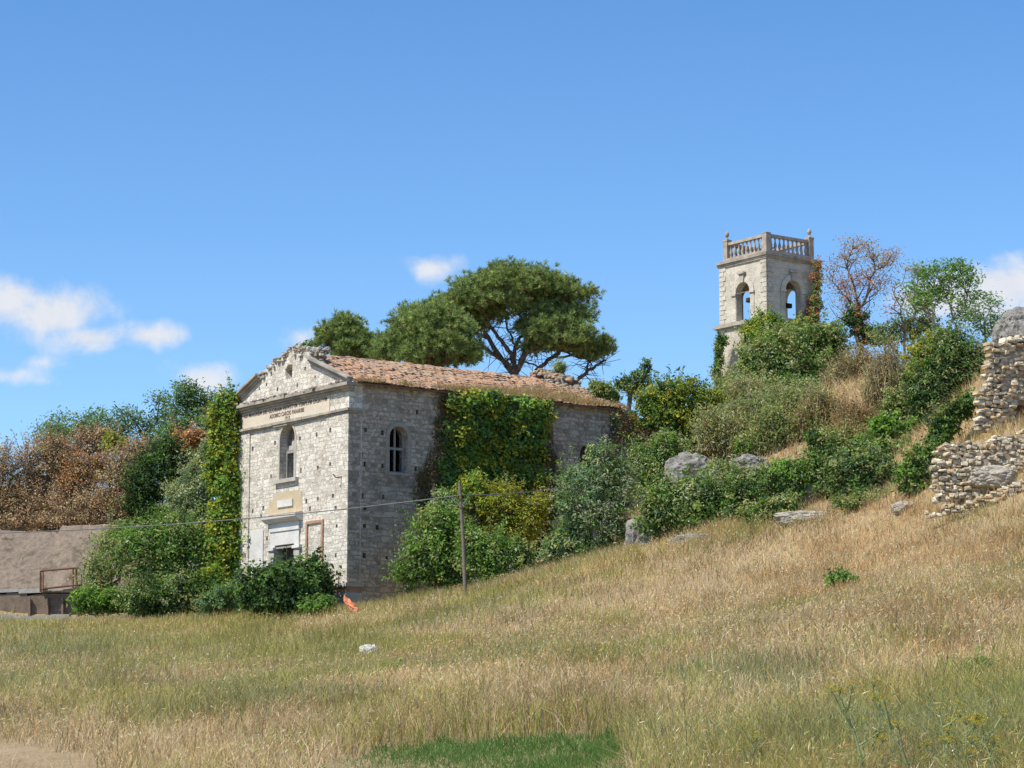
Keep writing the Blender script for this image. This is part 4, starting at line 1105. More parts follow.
# ---- left bank: burnt trees, green trees behind
BG = 'burnt brown trees above the plaster wall'
for k, (lab, bl, Y, n) in enumerate([
    ('burnt rust-brown tree at the extreme left of the bank', [(4, 478, 26, 34), (-20, 480, 26, 36), (12, 500, 18, 22)], 106, 4200),
    ('burnt brown tree with dark bare trunk, second from the left edge', [(44, 468, 24, 32), (35, 490, 18, 26), (58, 450, 12, 16)], 107, 3600),
    ('pale orange-tan scorched tree in the middle of the burnt ones', [(80, 478, 22, 22), (98, 470, 17, 14), (70, 492, 14, 18)], 106.5, 3000),
    ('scorched reddish tree with thin top, beside the dark green tree', [(118, 492, 22, 28), (128, 470, 20, 22), (108, 506, 16, 18), (140, 455, 14, 14)], 106, 3800),
    ('tall burnt tree behind, its thin grey-brown top above the others', [(88, 445, 20, 16), (62, 458, 16, 18), (104, 440, 14, 13)], 111, 2200),
]):
    plant('burnt_tree', lab, 'tree', bl, [('burnt', 4), ('twig', 1.2), ('straw', .7), ('olive', .7)] if k != 2 else [('straw', 2), ('rust', 1), ('burnt', 1)], base=(bl[0][0], 530), Y=Y, n=int(n * 2.1), size=.105, tips=45, r0=.12, parts=TP, group=BG, mat='dry', clump=16)
plant('orange_shrub', 'orange dead-leaved shrub under the tall green tree by the vine', 'shrub', [(190, 443, 19, 11), (180, 452, 12, 10), (203, 438, 10, 7)], [('rust', 3), ('burnt', 1)], base=(190, 520), Y=106, n=2200, size=.14, mat='dry')
LG = 'green trees on the skyline behind the burnt ones'
sparse_tree('skyline_tree', 'blue-green sparse tree standing above the burnt trees, widest on the skyline', (82, 520), [(80, 425, 30, 17, 46), (110, 428, 22, 12, 26), (62, 436, 18, 12, 20)], 113, [('bluegreen', 3), ('green', 1)], .16, .17, 40, group=LG)
sparse_tree('skyline_tree', 'small dull tree with wispy top, farthest left on the skyline', (50, 520), [(50, 432, 12, 10, 20), (42, 440, 10, 9, 10)], 114, [('bluegreen', 2), ('olive', 1)], .11, .16, 30, group=LG)
sparse_tree('skyline_tree', 'thin airy tree with tiered leaf sprays against the sky', (135, 520), [(125, 412, 8, 3, 8), (138, 420, 9, 4, 8), (150, 428, 8, 5, 8), (125, 432, 10, 6, 10), (160, 402, 9, 6, 12), (165, 416, 10, 7, 14), (152, 440, 12, 8, 12)], 112, [('bluegreen', 3), ('dark', 1)], .12, .17, 34, group=LG)
sparse_tree('skyline_tree', 'tall dark green tree rising beside the climbing vine, highest on this skyline', (195, 520), [(190, 398, 11, 10, 26), (200, 412, 18, 11, 30), (212, 402, 9, 10, 14), (176, 420, 12, 12, 20), (186, 388, 6, 4, 8)], 111, [('dark', 1), ('bluegreen', 2), ('green', 1)], .16, .17, 46, group=LG)
plant('dark_tree', 'dark green tree between the scorched trees and the silvery one', 'tree', [(155, 480, 22, 34), (142, 500, 18, 26), (165, 455, 15, 20), (172, 468, 12, 18), (138, 478, 14, 12)], [('dark', 3), ('green', 1)], base=(155, 540), Y=104.5, n=6000, size=.15, parts=TP, tips=40)
plant('silver_tree', 'pale grey-green tree leaning on the vine at the church corner', 'tree', [(205, 470, 20, 26), (195, 492, 24, 24), (212, 452, 12, 14), (186, 505, 18, 22), (200, 515, 22, 20)], [('silver', 3), ('bluegreen', 1)], base=(200, 560), Y=103, n=7500, size=.13, parts=TP, tips=40)
plant('yellow_shrub', 'small yellow-green shrub tucked high between the burnt trees', 'shrub', [(117, 444, 14, 9)], [('olive', 1), ('lime', 1)], base=(117, 520), Y=110, n=900, size=.15)
# ---- left thicket in front of the wall
plant('leafy_bush', 'large fresh green bush, widest in the thicket left of the church', 'bush', [(160, 556, 40, 30), (140, 545, 26, 20), (188, 548, 26, 24), (172, 530, 24, 18), (195, 575, 22, 24)], [('green', 3), ('bright', 1.2)], base=(165, 617), Y=97.5, n=11000, size=.14, tips=50)
plant('leafy_bush', 'low dark bush with drooping boughs before the large fresh green one', 'bush', [(158, 598, 30, 18), (180, 592, 24, 18), (140, 602, 20, 12), (170, 612, 20, 10), (145, 612, 16, 8)], [('green', 2), ('dark', 2)], base=(165, 620), Y=95.8, n=6500, size=.14, tips=40)
plant('thorny_bush', 'dusty grey-green straggling bush against the plaster wall', 'bush', [(108, 558, 22, 28), (95, 575, 14, 20), (122, 540, 20, 18), (100, 590, 16, 14)], [('olive', 2), ('silver', 1.2), ('green', 1)], base=(108, 612), Y=99, n=4200, size=.12, tips=50)
plant('young_shrub', 'bright green fan-leaved young shrub, leftmost of the thicket', 'shrub', [(88, 598, 14, 9), (100, 604, 16, 9), (118, 600, 16, 10), (84, 607, 9, 6)], [('bright', 3), ('green', 1)], base=(95, 617), Y=97, n=2600, size=.19, aspect=.35)
plant('weed_patch', 'low blue-green weeds at the foot of the vine-clad corner', 'weeds', [(228, 597, 18, 12), (212, 603, 14, 10), (246, 600, 14, 10)], [('bluegreen', 2), ('green', 2)], base=(228, 612), Y=93.6, n=2600, size=.13)
plant('light_shrub', 'small yellowish-green shrub under the climbing vine', 'shrub', [(214, 582, 9, 16), (222, 592, 8, 10)], [('lime', 1), ('bright', 2)], base=(214, 612), Y=96, n=1500, size=.13)
plant('dark_bush', 'dense dark green bush hiding the church doorway', 'bush', [(292, 586, 34, 22), (314, 580, 16, 22), (262, 589, 24, 17), (276, 578, 18, 14), (305, 599, 26, 13), (250, 600, 14, 12), (280, 604, 28, 8)], [('dark', 3), ('green', 1.3)], base=(290, 611), Y=89.6, n=12000, size=.15, aspect=.7, tips=40, shoots=.25)
plant('low_shrub', 'small fresh green shrub at the foot of the dark doorway bush', 'shrub', [(322, 604, 11, 7), (312, 607, 10, 6)], [('green', 2), ('bright', 1)], base=(330, 611), Y=88.2, n=1300, size=.12)
# vine on the facade corner
plant('climbing_vine', 'yellow-green vine column climbing the far corner of the church facade', 'vine', [(228, 406, 12, 13), (226, 420, 15, 16), (227, 440, 15, 18), (227, 462, 16, 20), (226, 490, 18, 22), (227, 520, 20, 22), (226, 548, 20, 22), (222, 574, 16, 20), (236, 398, 7, 5), (239, 505, 9, 28), (240, 535, 7, 18), (215, 430, 7, 20), (213, 470, 7, 24)], [('lime', 3), ('bright', 2), ('green', 1)], base=(226, 600), Y=97.0, n=13000, size=.13, aspect=.7, tips=40, depth=.55)

# ---- ivy on the side wall (local church plane)
def ivy_sheet(name, label, poly, thick, n, pals, size, drop=.0, cat='ivy', mat='leaf', twig=True, cl=30, off=.0):
    b0 = church_w((poly[0][0] + poly[1][0]) / 2, -.05, min(p[1] for p in poly)); e = thing(name, label, cat, tuple(b0)); P = np.array(poly)
    lo, hi = P.min(0), P.max(0); K = max(20, n // cl); cc = []
    def ins(q):
        c = False
        for i in range(len(P)):
            (x1, y1), (x2, y2) = P[i - 1], P[i]
            if (y1 > q[1]) != (y2 > q[1]) and q[0] < (x2 - x1) * (q[1] - y1) / (y2 - y1) + x1: c = not c
        return c
    while len(cc) < K:
        q = lo + (hi - lo) * rng.random(2)
        if ins(q + .6 * np.array([vnoise(np.array([q[0] * 1.7, q[1] * 1.7, 3.])), vnoise(np.array([q[0] * 1.7, q[1] * 1.7, 9.]))])): cc.append(q)
    cc = np.array(cc); t = thick * (.45 + .55 * rng.random(K) + .7 * vnoise(np.stack([cc[:, 0] * 1.1, cc[:, 1] * 1.3, cc[:, 0] * 0 + 2], 1))).clip(.1, 1.6)
    pk = rng.integers(K, size=n); loc = np.stack([cc[pk, 0] + rng.normal(0, .16, n), -(t[pk] * rng.random(n) ** .5) - .02 - off, cc[pk, 1] + rng.normal(0, .14, n)], 1)
    C = CH0 + loc[:, :1] * CB + loc[:, 1:2] * CA + loc[:, 2:] * np.array([0, 0, 1.]); N = -CA + np.array([0, 0, .75]) + rng.normal(size=(n, 3)) * .5
    mb = MB(); leaf_quads(mb, C, N, size, pal_cols(pals, pk), .8); mb.build('foliage', M[mat], e, loc=tuple(b0))
    mb = MB()
    for k in range(60):
        x = rng.uniform(lo[0] + .2, hi[0] - .2); z = lo[1]; pts = []
        while z < hi[1] - .1 and ins((x, z + .05) if z > lo[1] + .3 else ((lo[0] + hi[0]) / 2, (lo[1] + hi[1]) / 2)): pts.append(church_w(x, -.03, z)); x += rng.normal(0, .12); z += .35
        if len(pts) > 2: mb.path(pts, np.linspace(.03, .008, len(pts)), 5)
    if mb.n: mb.build('stems', M['bark'], e, loc=tuple(b0))
    return e


ivy_sheet('wall_ivy', 'thick yellow-green ivy curtain hanging down the church side wall', [(4.25, 8.62), (9.75, 8.68), (9.7, 7.2), (9.0, 5.6), (9.2, 3.6), (8.6, 1.5), (4.4, 1.5), (4.6, 3.4), (4.3, 5.5), (4.4, 7.0)], .62, 21000, [('lime', 2.2), ('green', 2), ('bright', 2), ('dark', .8)], .15)
ivy_sheet('withered_ivy', 'withered brown creeper along the edge of the thick ivy curtain', [(3.85, 8.5), (4.7, 8.5), (4.75, 5.0), (4.9, 2.6), (4.4, 1.6), (3.6, 3.2), (3.35, 4.6), (3.7, 6.2), (4.1, 7.4)], .14, 8200, [('drybrown', 5), ('burnt', .6), ('dark', .4)], .10, mat='dry')
ivy_sheet('withered_ivy', 'thin dark brown creeper right of the thick ivy curtain', [(9.4, 8.5), (10.2, 8.5), (10.1, 7.0), (11.0, 6.0), (10.9, 4.0), (9.9, 2.5), (8.9, 3.0), (9.3, 5.2), (9.6, 7.0)], .10, 1900, [('drybrown', 4), ('olive', .8)], .10, mat='dry')
ivy_sheet('trailing_creeper', 'rust-yellow creeper draped over the rough quoin at the church end', [(12.6, 7.6), (13.3, 8.7), (14.6, 8.9), (14.7, 7.4), (14.5, 5.6), (12.8, 5.2), (13.2, 6.4)], .16, 1300, [('yellow', 1.2), ('rust', 1), ('straw', 1.4), ('olive', 1)], .11, mat='dry', off=.2)

# ---- bushes along the side wall
plant('leafy_bush', 'large glossy bright green bush by the church wall, left of the wooden pole', 'bush', [(430, 560, 28, 26), (445, 540, 24, 26), (412, 574, 14, 18), (455, 566, 22, 24), (436, 525, 18, 18)], [('bright', 3), ('green', 2)], base=(435, 593), Y=88.6, n=9500, size=.14, tips=40)
plant('leafy_bush', 'low spreading green bush right of the wooden pole', 'bush', [(492, 560, 26, 22), (512, 562, 20, 18), (475, 555, 18, 24), (500, 575, 26, 10), (525, 568, 12, 12)], [('bright', 2), ('green', 3)], base=(495, 586), Y=87, n=7800, size=.14, tips=40)
plant('golden_shrub', 'yellowish-green feathery shrub in front of the ivy, behind the pole', 'shrub', [(495, 512, 24, 18), (520, 515, 26, 17), (478, 505, 14, 18), (540, 506, 12, 12), (505, 498, 20, 14), (515, 532, 26, 12)], [('yellow', 2), ('lime', 2), ('olive', 1)], base=(505, 578), Y=90.5, n=9000, size=.10, tips=40)
plant('pale_shrub', 'small pale green shrub top left of the pole', 'shrub', [(446, 500, 12, 9), (440, 512, 10, 9), (455, 508, 8, 9)], [('silver', 2), ('bright', 1)], base=(446, 592), Y=89.6, n=1700, size=.12)
plant('lime_shrub', 'rounded lime-green shrub touching the pole top', 'shrub', [(472, 488, 13, 12), (482, 500, 12, 12), (466, 500, 9, 14)], [('lime', 2), ('bright', 2)], base=(474, 590), Y=90.2, n=2400, size=.12)
plant('pale_leaved_tree', 'pale grey-green tree with drooping spear-leaved sprays and slender pale trunk', 'tree', [(592, 492, 22, 34), (606, 472, 16, 26), (612, 505, 20, 24), (575, 478, 12, 14), (568, 500, 13, 16), (622, 480, 12, 18), (598, 455, 10, 10), (585, 520, 20, 16), (616, 528, 18, 14)], [('bluegreen', 3), ('silver', 2.2), ('green', 1.5)], base=(600, 556), Y=85.4, n=6800, size=.17, aspect=.28, parts=TP, bark='palebark', r0=.15, tips=46, trunk_top=(594, 528))
plant('green_shrub', 'soft green low shrub at the foot of the pale-trunked tree', 'shrub', [(580, 545, 26, 12), (556, 550, 14, 12), (604, 548, 20, 10), (570, 535, 18, 12)], [('bluegreen', 2), ('green', 2)], base=(578, 562), Y=85.8, n=4200, size=.13)
# ---- behind church end
plant('skyline_sapling', 'wispy blue-green sapling on the skyline at the church end', 'sapling', [(640, 378, 11, 11), (628, 384, 10, 7), (646, 366, 4, 6), (620, 384, 6, 4)], [('bluegreen', 2), ('dark', 1)], base=(636, 440), Y=106, n=1200, size=.15, tips=26, clump=14)
plant('roof_shrub', 'green shrub growing on the end of the tiled roof', 'shrub', [(604, 392, 11, 8), (597, 388, 7, 6), (612, 397, 8, 5)], [('green', 2), ('olive', 1.5), ('yellow', .5)], base=(604, 402), Y=98.6, n=1700, size=.12, ground=False)
plant('flowering_ivy_mound', 'yellow-topped green ivy mound over the ruined wall', 'ivy', [(675, 393, 30, 14), (655, 398, 20, 12), (690, 405, 26, 16), (668, 412, 28, 13), (710, 402, 14, 12), (700, 420, 20, 14), (645, 408, 10, 8), (655, 420, 14, 10), (680, 425, 24, 10)], [('green', 2), ('dark', 1.6), ('lime', 1.8), ('yellow', .8)], base=(680, 455), Y=98.0, n=8500, size=.14, tips=30)
# ---- slope shrubs, front row
plant('leafy_bush', 'broad green bush below the large grey boulder at the meadow edge', 'bush', [(688, 512, 38, 28), (712, 522, 30, 18), (668, 500, 22, 22), (700, 492, 28, 14), (655, 525, 16, 14), (730, 505, 18, 16)], [('green', 3), ('bluegreen', 1.4), ('bright', .6)], base=(692, 543), Y=83.5, n=11500, size=.13, tips=50)
plant('leafy_bush', 'green bush under the church end quoin, left of the large boulder', 'bush', [(652, 462, 22, 20), (665, 448, 16, 16), (640, 475, 14, 18), (668, 470, 14, 12), (648, 490, 16, 14)], [('green', 2), ('bright', 1), ('silver', .6)], base=(652, 500), Y=95, n=5600, size=.13, tips=36)
plant('leafy_bush', 'dark hollow bush beside the broken rock ledge', 'bush', [(752, 500, 24, 18), (738, 488, 16, 14), (770, 492, 16, 14), (745, 512, 18, 10)], [('dark', 1.5), ('green', 2)], base=(752, 525), Y=81.5, n=4600, size=.13)
plant('leafy_bush', 'light green bush in the middle of the slope, above the path slab', 'bush', [(792, 482, 20, 17), (778, 474, 14, 12), (800, 470, 13, 12), (790, 495, 16, 8)], [('bright', 1.2), ('green', 2)], base=(792, 503), Y=81, n=3800, size=.13)
plant('leafy_bush', 'dark green tall bush with a knob top, left of the long hedge-like one', 'bush', [(822, 455, 15, 18), (828, 475, 17, 18), (816, 440, 9, 9), (835, 485, 18, 12)], [('dark', 1), ('green', 2.4)], base=(825, 500), Y=80.6, n=4600, size=.13)
plant('leafy_bush', 'long low dark green bush trailing towards the rubble wall', 'bush', [(850, 472, 20, 16), (872, 468, 18, 14), (862, 482, 26, 12), (888, 478, 14, 16), (846, 488, 18, 10)], [('green', 2.4), ('dark', 1.2), ('bluegreen', .8)], base=(862, 497), Y=78.8, n=6200, size=.13)
plant('leafy_bush', 'upright green bush touching the lower rubble wall', 'bush', [(916, 470, 12, 18), (922, 485, 11, 12), (908, 480, 9, 14), (926, 455, 9, 11)], [('green', 2), ('bright', .8)], base=(918, 500), Y=72.6, n=3000, size=.13)
plant('trailing_shrub', 'dark glossy shrub sliding down the bank towards the wall corner', 'shrub', [(945, 425, 13, 13), (958, 412, 12, 10), (936, 440, 10, 12), (968, 402, 9, 8)], [('green', 2), ('dark', 1)], base=(946, 448), Y=77, n=2900, size=.13)
plant('broadleaf_weed', 'bright broad-leaved plant in the dry hollow of the slope', 'plant', [(888, 430, 12, 9), (902, 432, 10, 8), (912, 428, 8, 6), (880, 424, 7, 6)], [('bright', 3), ('green', 1)], base=(893, 445), Y=84, n=1900, size=.17, aspect=.7)
plant('dense_shrub', 'dense dark green shrub with yellowed shoulder under the airy tree', 'shrub', [(955, 372, 26, 30), (938, 388, 24, 32), (968, 395, 20, 26), (930, 410, 18, 20), (950, 345, 16, 12), (918, 390, 12, 22), (975, 365, 15, 20)], [('green', 2.6), ('dark', 2), ('bluegreen', .8)], base=(945, 440), Y=85.5, n=13500, size=.13, tips=50)
plant('yellow_shrub', 'yellow-leaved shrub leaning on the dense dark shrub', 'shrub', [(932, 345, 15, 12), (920, 358, 12, 16), (912, 378, 8, 14), (944, 338, 8, 6)], [('yellow', 2.2), ('lime', 1), ('olive', 1)], base=(925, 420), Y=86.2, n=3600, size=.11)
plant('green_thicket', 'large mid-green thicket covering the tower foot', 'thicket', [(790, 352, 36, 22), (820, 350, 24, 22), (768, 362, 20, 22), (800, 375, 36, 20), (835, 365, 16, 22), (770, 385, 26, 16), (830, 335, 14, 13), (750, 366, 13, 18)], [('green', 2.4), ('olive', 1.2), ('silver', .8), ('bright', .8)], base=(790, 400), Y=116, n=17000, size=.17, tips=60)
twig_bush('olive_scrub', 'grey-olive twiggy scrub in front of the green thicket, below the tower', [(742, 402, 26, 26), (770, 408, 26, 22), (722, 418, 18, 20), (795, 412, 22, 20), (755, 430, 26, 16)], 108, [('olive', 2.2), ('silver', 1.2), ('twig', .8)], (755, 445), 1900, 8500, .13)
twig_bush('dry_scrub', 'brown-grey twiggy scrub between the thicket and the dry hollow', [(845, 380, 20, 28), (862, 370, 18, 24), (838, 398, 16, 18)], 102, [('twig', 2), ('drybrown', 1), ('olive', 1)], (850, 430), 1500, 3000, .10)
twig_bush('dry_scrub', 'tall straw-coloured stemmy scrub beside the yellow-leaved shrub', [(888, 375, 18, 30), (896, 395, 16, 30), (876, 392, 12, 26)], 92, [('olive', 1.5), ('twig', 2), ('straw', 1)], (888, 440), 1700, 3000, .10)
twig_bush('olive_scrub', 'pale green scrub on the rocky middle slope, above the grey upright stone', [(790, 432, 16, 14), (808, 442, 14, 14), (775, 425, 12, 10)], 96, [('olive', 2), ('green', 1.5)], (795, 455), 700, 2600, .12)
twig_bush('olive_scrub', 'grey-green scrub with pale bare twigs just above the large boulder', [(733, 436, 22, 18), (712, 428, 16, 16), (745, 448, 16, 10)], None, [('olive', 2.2), ('silver', 1), ('twig', .8)], (733, 458), 1100, 4200, .12)
twig_bush('olive_scrub', 'loose olive scrub on the bank right above the broken rock ledge', [(772, 428, 18, 20), (788, 436, 14, 14), (760, 440, 14, 10)], None, [('olive', 2.4), ('green', .8)], (775, 450), 900, 3600, .12)
twig_bush('straw_tussock', 'golden tall dry grass tussock in the hollow left of the broad-leaved plant', [(852, 420, 16, 18), (866, 424, 12, 16), (842, 430, 10, 10)], None, [('straw', 3), ('rust', 1)], (855, 445), 1500, 1500, .10, cat='dry grass')
twig_bush('dry_scrub', 'brown stalky scrub between the olive scrub and the golden tussock', [(820, 410, 18, 20), (806, 418, 12, 14), (832, 420, 12, 14)], None, [('twig', 1.5), ('olive', 1.5), ('drybrown', .6)], (820, 436), 1100, 3000, .11)
plant('leafy_bush', 'small round green bush on the bank above the broken rock ledge', 'bush', [(748, 446, 10, 8), (741, 450, 7, 6)], [('green', 2), ('bright', 1)], base=(748, 458), n=900, size=.13)
plant('leafy_bush', 'dark-leaved bush added in place of the shadow under the yellow-topped ivy mound', 'bush', [(690, 440, 20, 16), (672, 436, 16, 14), (705, 430, 16, 16), (655, 432, 12, 12)], [('dark', 2.5), ('green', 1)], base=(690, 462), Y=100, n=4200, size=.14)  # added filler: dark leaf colour stands in for the shade below the mound
plant('leafy_bush', 'pale green bush peeping from the dark hollow, left of the olive scrub', 'bush', [(703, 442, 12, 9), (694, 452, 12, 9), (680, 456, 10, 8)], [('silver', 1.5), ('green', 2)], base=(698, 465), Y=97, n=1700, size=.12)
plant('green_thicket', 'lower olive-green thicket under the tower, left of the dry scrub', 'thicket', [(735, 392, 22, 20), (760, 400, 26, 18), (790, 398, 26, 20), (722, 405, 12, 14), (815, 395, 20, 18)], [('olive', 2), ('green', 1.6), ('silver', .8)], base=(765, 425), Y=112, n=8500, size=.15, tips=50)
plant('leafy_bush', 'green bush on the bank between the golden tussock and the long dark bush', 'bush', [(880, 452, 16, 9), (898, 450, 12, 9), (866, 456, 10, 7)], [('green', 2), ('olive', 1)], base=(882, 464), n=1800, size=.13)
plant('scorched_undergrowth', 'tangled burnt undergrowth along the top of the plaster wall', 'undergrowth', [(-10, 505, 30, 24), (25, 508, 26, 22), (60, 508, 26, 22), (95, 510, 26, 20), (128, 512, 22, 18), (70, 522, 40, 8), (20, 522, 40, 8)], [('burnt', 3), ('twig', 1.2), ('straw', .8)], base=(60, 530), Y=105.2, n=11000, size=.10, mat='dry', tips=60)
plant('mixed_shrub', 'olive and green shrub in the gap between the dark tree and the silvery one', 'shrub', [(178, 500, 18, 26), (165, 520, 22, 18), (190, 470, 14, 18), (140, 525, 20, 14)], [('green', 2), ('olive', 1.5), ('dark', 1)], base=(175, 545), Y=105.5, n=4200, size=.14)
plant('skyline_shrub', 'grey-green shrub behind the silvery tree, below the tall skyline one', 'shrub', [(205, 432, 14, 18), (195, 445, 14, 14), (180, 432, 12, 14), (165, 442, 14, 14)], [('bluegreen', 2), ('green', 1), ('burnt', .6)], base=(195, 520), Y=109, n=3200, size=.15)
plant('leafy_bush', 'pale green loose bush filling the slope behind the dark hollow bush', 'bush', [(735, 482, 20, 14), (722, 474, 16, 12), (760, 478, 18, 10)], [('silver', 1.5), ('green', 2), ('olive', 1)], base=(740, 492), n=3600, size=.13)
plant('leafy_bush', 'olive-green loose bush above the long low dark one', 'bush', [(845, 452, 16, 13), (832, 442, 12, 12), (860, 446, 14, 10)], [('olive', 2), ('green', 2)], base=(846, 466), n=2600, size=.12)
plant('leafy_bush', 'pale scrubby bush at the meadow edge, between the broad bush and the light green one', 'bush', [(770, 512, 18, 12), (786, 506, 14, 10), (755, 516, 12, 8)], [('green', 2), ('olive', 1.5)], base=(772, 524), n=2600, size=.12)
plant('leafy_bush', 'greyish bush trailing at the meadow edge below the long low dark one', 'bush', [(868, 500, 18, 7), (850, 504, 14, 6), (884, 497, 12, 7)], [('olive', 2), ('green', 1.6)], base=(866, 508), n=1700, size=.11)
twig_bush('olive_scrub', 'wide olive scrub high on the bank under the tower thicket', [(765, 412, 24, 16), (790, 405, 20, 16), (740, 415, 18, 14), (812, 402, 16, 14)], None, [('olive', 2.4), ('silver', 1), ('green', .8)], (770, 428), 1300, 4600, .12)
twig_bush('olive_scrub', 'feathery pale scrub on the bank, left of the broad-leaved plant', [(862, 440, 14, 12), (845, 436, 12, 12)], None, [('olive', 2), ('straw', 1)], (856, 452), 500, 1500, .11)
plant('leafy_bush', 'leafy shrub on the bank left of the dense dark shrub', 'bush', [(905, 415, 14, 14), (893, 405, 12, 16), (915, 400, 10, 14)], [('olive', 2), ('green', 2)], base=(903, 428), n=2400, size=.12)
# ---- ivy on the tower
plant('tower_ivy', 'yellow-green ivy collar wrapped round the tower base', 'ivy', [(772, 331, 28, 9), (756, 338, 15, 9), (795, 332, 18, 9), (776, 345, 30, 12), (765, 322, 14, 8)], [('lime', 1.8), ('bright', 2), ('green', 1.4), ('yellow', .4)], base=(770, 400), Y=122.6, n=8500, size=.15, tips=30, depth=.35)
plant('tower_ivy', 'narrow dark ivy strip down the outer left edge of the tower shaft', 'ivy', [(719, 352, 3.5, 16), (718, 372, 4, 14), (722, 340, 4, 6)], [('green', 2), ('dark', 1), ('olive', .6)], base=(719, 400), Y=126.6, n=2200, size=.13, tips=14, depth=1.2)
plant('red_creeper', 'reddish creeper running up the right corner of the tower', 'creeper', [(817, 285, 4, 12), (815, 305, 6, 12), (810, 318, 8, 9), (803, 326, 8, 6), (818, 268, 2.5, 7)], [('redleaf', 1.6), ('green', 1.2), ('olive', .8), ('rust', .5)], base=(815, 400), Y=126.6, n=3000, size=.13, tips=16)
# ---- trees on the right skyline
sparse_tree('red_tree', 'open tree with reddish-brown dying leaves right of the tower', (860, 400), [(858, 250, 20, 14, 46), (845, 275, 18, 20, 46), (878, 270, 18, 22, 46), (862, 290, 26, 20, 44), (890, 258, 7, 14, 14), (840, 300, 14, 18, 22)], 112, [('redleaf', 2.6), ('olive', .8), ('twig', 1.2)], .17, .115, 24, top=(862, 345), spread=.28, bare=.08)
plant('dark_shrub', 'dark ivy-clad trunk mass at the foot of the reddish tree', 'shrub', [(860, 322, 9, 16), (852, 318, 9, 10), (868, 335, 10, 10)], [('dark', 2), ('green', 1), ('redleaf', .8)], base=(862, 400), Y=111, n=2000, size=.15)
sparse_tree('airy_tree', 'airy green tree with layered leaf sprays against the white cloud', (945, 380), [(932, 272, 14, 6, 22), (958, 266, 14, 5, 20), (925, 288, 18, 8, 24), (955, 282, 18, 7, 24), (968, 276, 9, 5, 10), (940, 300, 22, 8, 24), (915, 305, 14, 8, 14), (960, 312, 16, 8, 18), (975, 296, 8, 6, 8)], 100, [('bright', 2), ('green', 2), ('bluegreen', 1)], .12, .17, 24, top=(943, 350), spread=.26, bark='palebark')
sparse_tree('red_tree', 'smaller reddish-brown thin tree between the open tree and the airy one', (905, 385), [(915, 272, 12, 9, 20), (905, 292, 16, 12, 24), (918, 300, 12, 12, 18), (895, 310, 14, 10, 14)], 103, [('redleaf', 2), ('olive', 1.5), ('bluegreen', .6)], .10, .12, 14, top=(905, 330), spread=.24)
sparse_tree('young_tree', 'small sparse green tree beside the grey rock mound', (985, 375), [(990, 302, 10, 8, 14), (1000, 318, 10, 9, 16), (985, 325, 14, 12, 20), (975, 312, 10, 10, 12)], 97, [('bluegreen', 2), ('green', 1.5)], .08, .14, 22, spread=.22)
plant('hazy_shrub', 'thin blue-green shrub under the reddish tree and the airy one', 'shrub', [(905, 330, 22, 14), (885, 335, 16, 13), (925, 325, 14, 12)], [('bluegreen', 2), ('olive', 1.5)], base=(905, 380), Y=104, n=1700, size=.14, clump=12)
# ---- small plants in the meadow
plant('green_weed', 'bright green leafy weed alone in the dry meadow, below the path slab', 'plant', [(842, 580, 11, 6), (835, 583, 7, 4), (850, 582, 6, 4)], [('bright', 2), ('green', 1)], base=(842, 588), n=700, size=.12)
plant('green_weed', 'spiky green weed clump in the tan grass near the meadow\'s right edge', 'plant', [(980, 672, 8, 8), (972, 676, 6, 5)], [('bright', 1), ('green', 1.5)], base=(980, 682), n=260, size=.14, aspect=.2)
plant('green_weed', 'yellow-green upright weed in the middle of the meadow', 'plant', [(395, 668, 5, 5), (388, 670, 4, 3)], [('lime', 1), ('bright', 1)], base=(392, 675), n=160, size=.14, aspect=.2)

# ------------------------------------------------------------------ meadow grass
def crest_Y(px): return np.interp(px, [-250, 0, 230, 347, 400, 500, 600, 700, 800, 900, 1024, 1300], [99.3, 99.3, 96.5, 91.5, 90, 88, 86, 82.5, 78.5, 73, 65, 57])


def in_church(x, y, m=.05):
    d = np.stack([x - CH0[0], y - CH0[1]], 1); u = d @ CB[:2]; v = d @ CA[:2]; return (u > -m) & (u < CL + m) & (v > -m) & (v < CW + m)


def gauss(px, py, cx, cy, sx, sy): return np.exp(-((px - cx) / sx) ** 2 - ((py - cy) / sy) ** 2)


def lawn_mask(px, py):   # short mown strip at the bottom of the picture
    edge = np.interp(px, [296, 325, 385, 470, 560, 612, 640], [790, 768, 749, 739, 734, 733, 800])
    return (py > edge + 3 * np.sin(px * .11) + 7 * vnoise(np.stack([px / 9, py / 4, px * 0], -1))) & (px > 298) & (px < 640)


def dirt_mask(px, py): return (px < 105 + 30 * np.sin(py * .13)) & (py > 742 + px * .22)


def blades(x, y, h, w, cols, lean=.34, heads=None, two=True):
    n = len(x); z = terr(x, y) + .02; p = np.stack([x, y, z - .05], 1); an = rng.uniform(0, 6.283, n)
    s = np.stack([np.cos(an), np.sin(an) * .5, np.zeros(n)], 1) * (w * .5)[:, None]
    lean = np.where(rng.random(n) < .25, lean * 2.2, lean); ln = np.stack([rng.normal(.03, 1, n) * lean, rng.normal(0, 1, n) * lean, np.zeros(n)], 1) * h[:, None]
    mid = p + ln * .32 + np.array([0, 0, 1.]) * (h * .55)[:, None]; tip = p + ln + np.array([0, 0, 1.]) * (h * .97)[:, None]
    if two:
        V = np.stack([p - s, p + s, mid + s * .75, mid - s * .75, tip], 1).reshape(-1, 3); k = np.arange(n) * 5
        F4 = np.stack([k, k + 1, k + 2, k + 3], 1); F3 = np.stack([k + 3, k + 2, k + 4], 1); c = np.repeat(cols, 5, 0); return V, F4, F3, c, tip
    V = np.stack([p - s, p + s, tip], 1).reshape(-1, 3); k = np.arange(n) * 3; return V, None, np.stack([k, k + 1, k + 2], 1), np.repeat(cols, 3, 0), tip


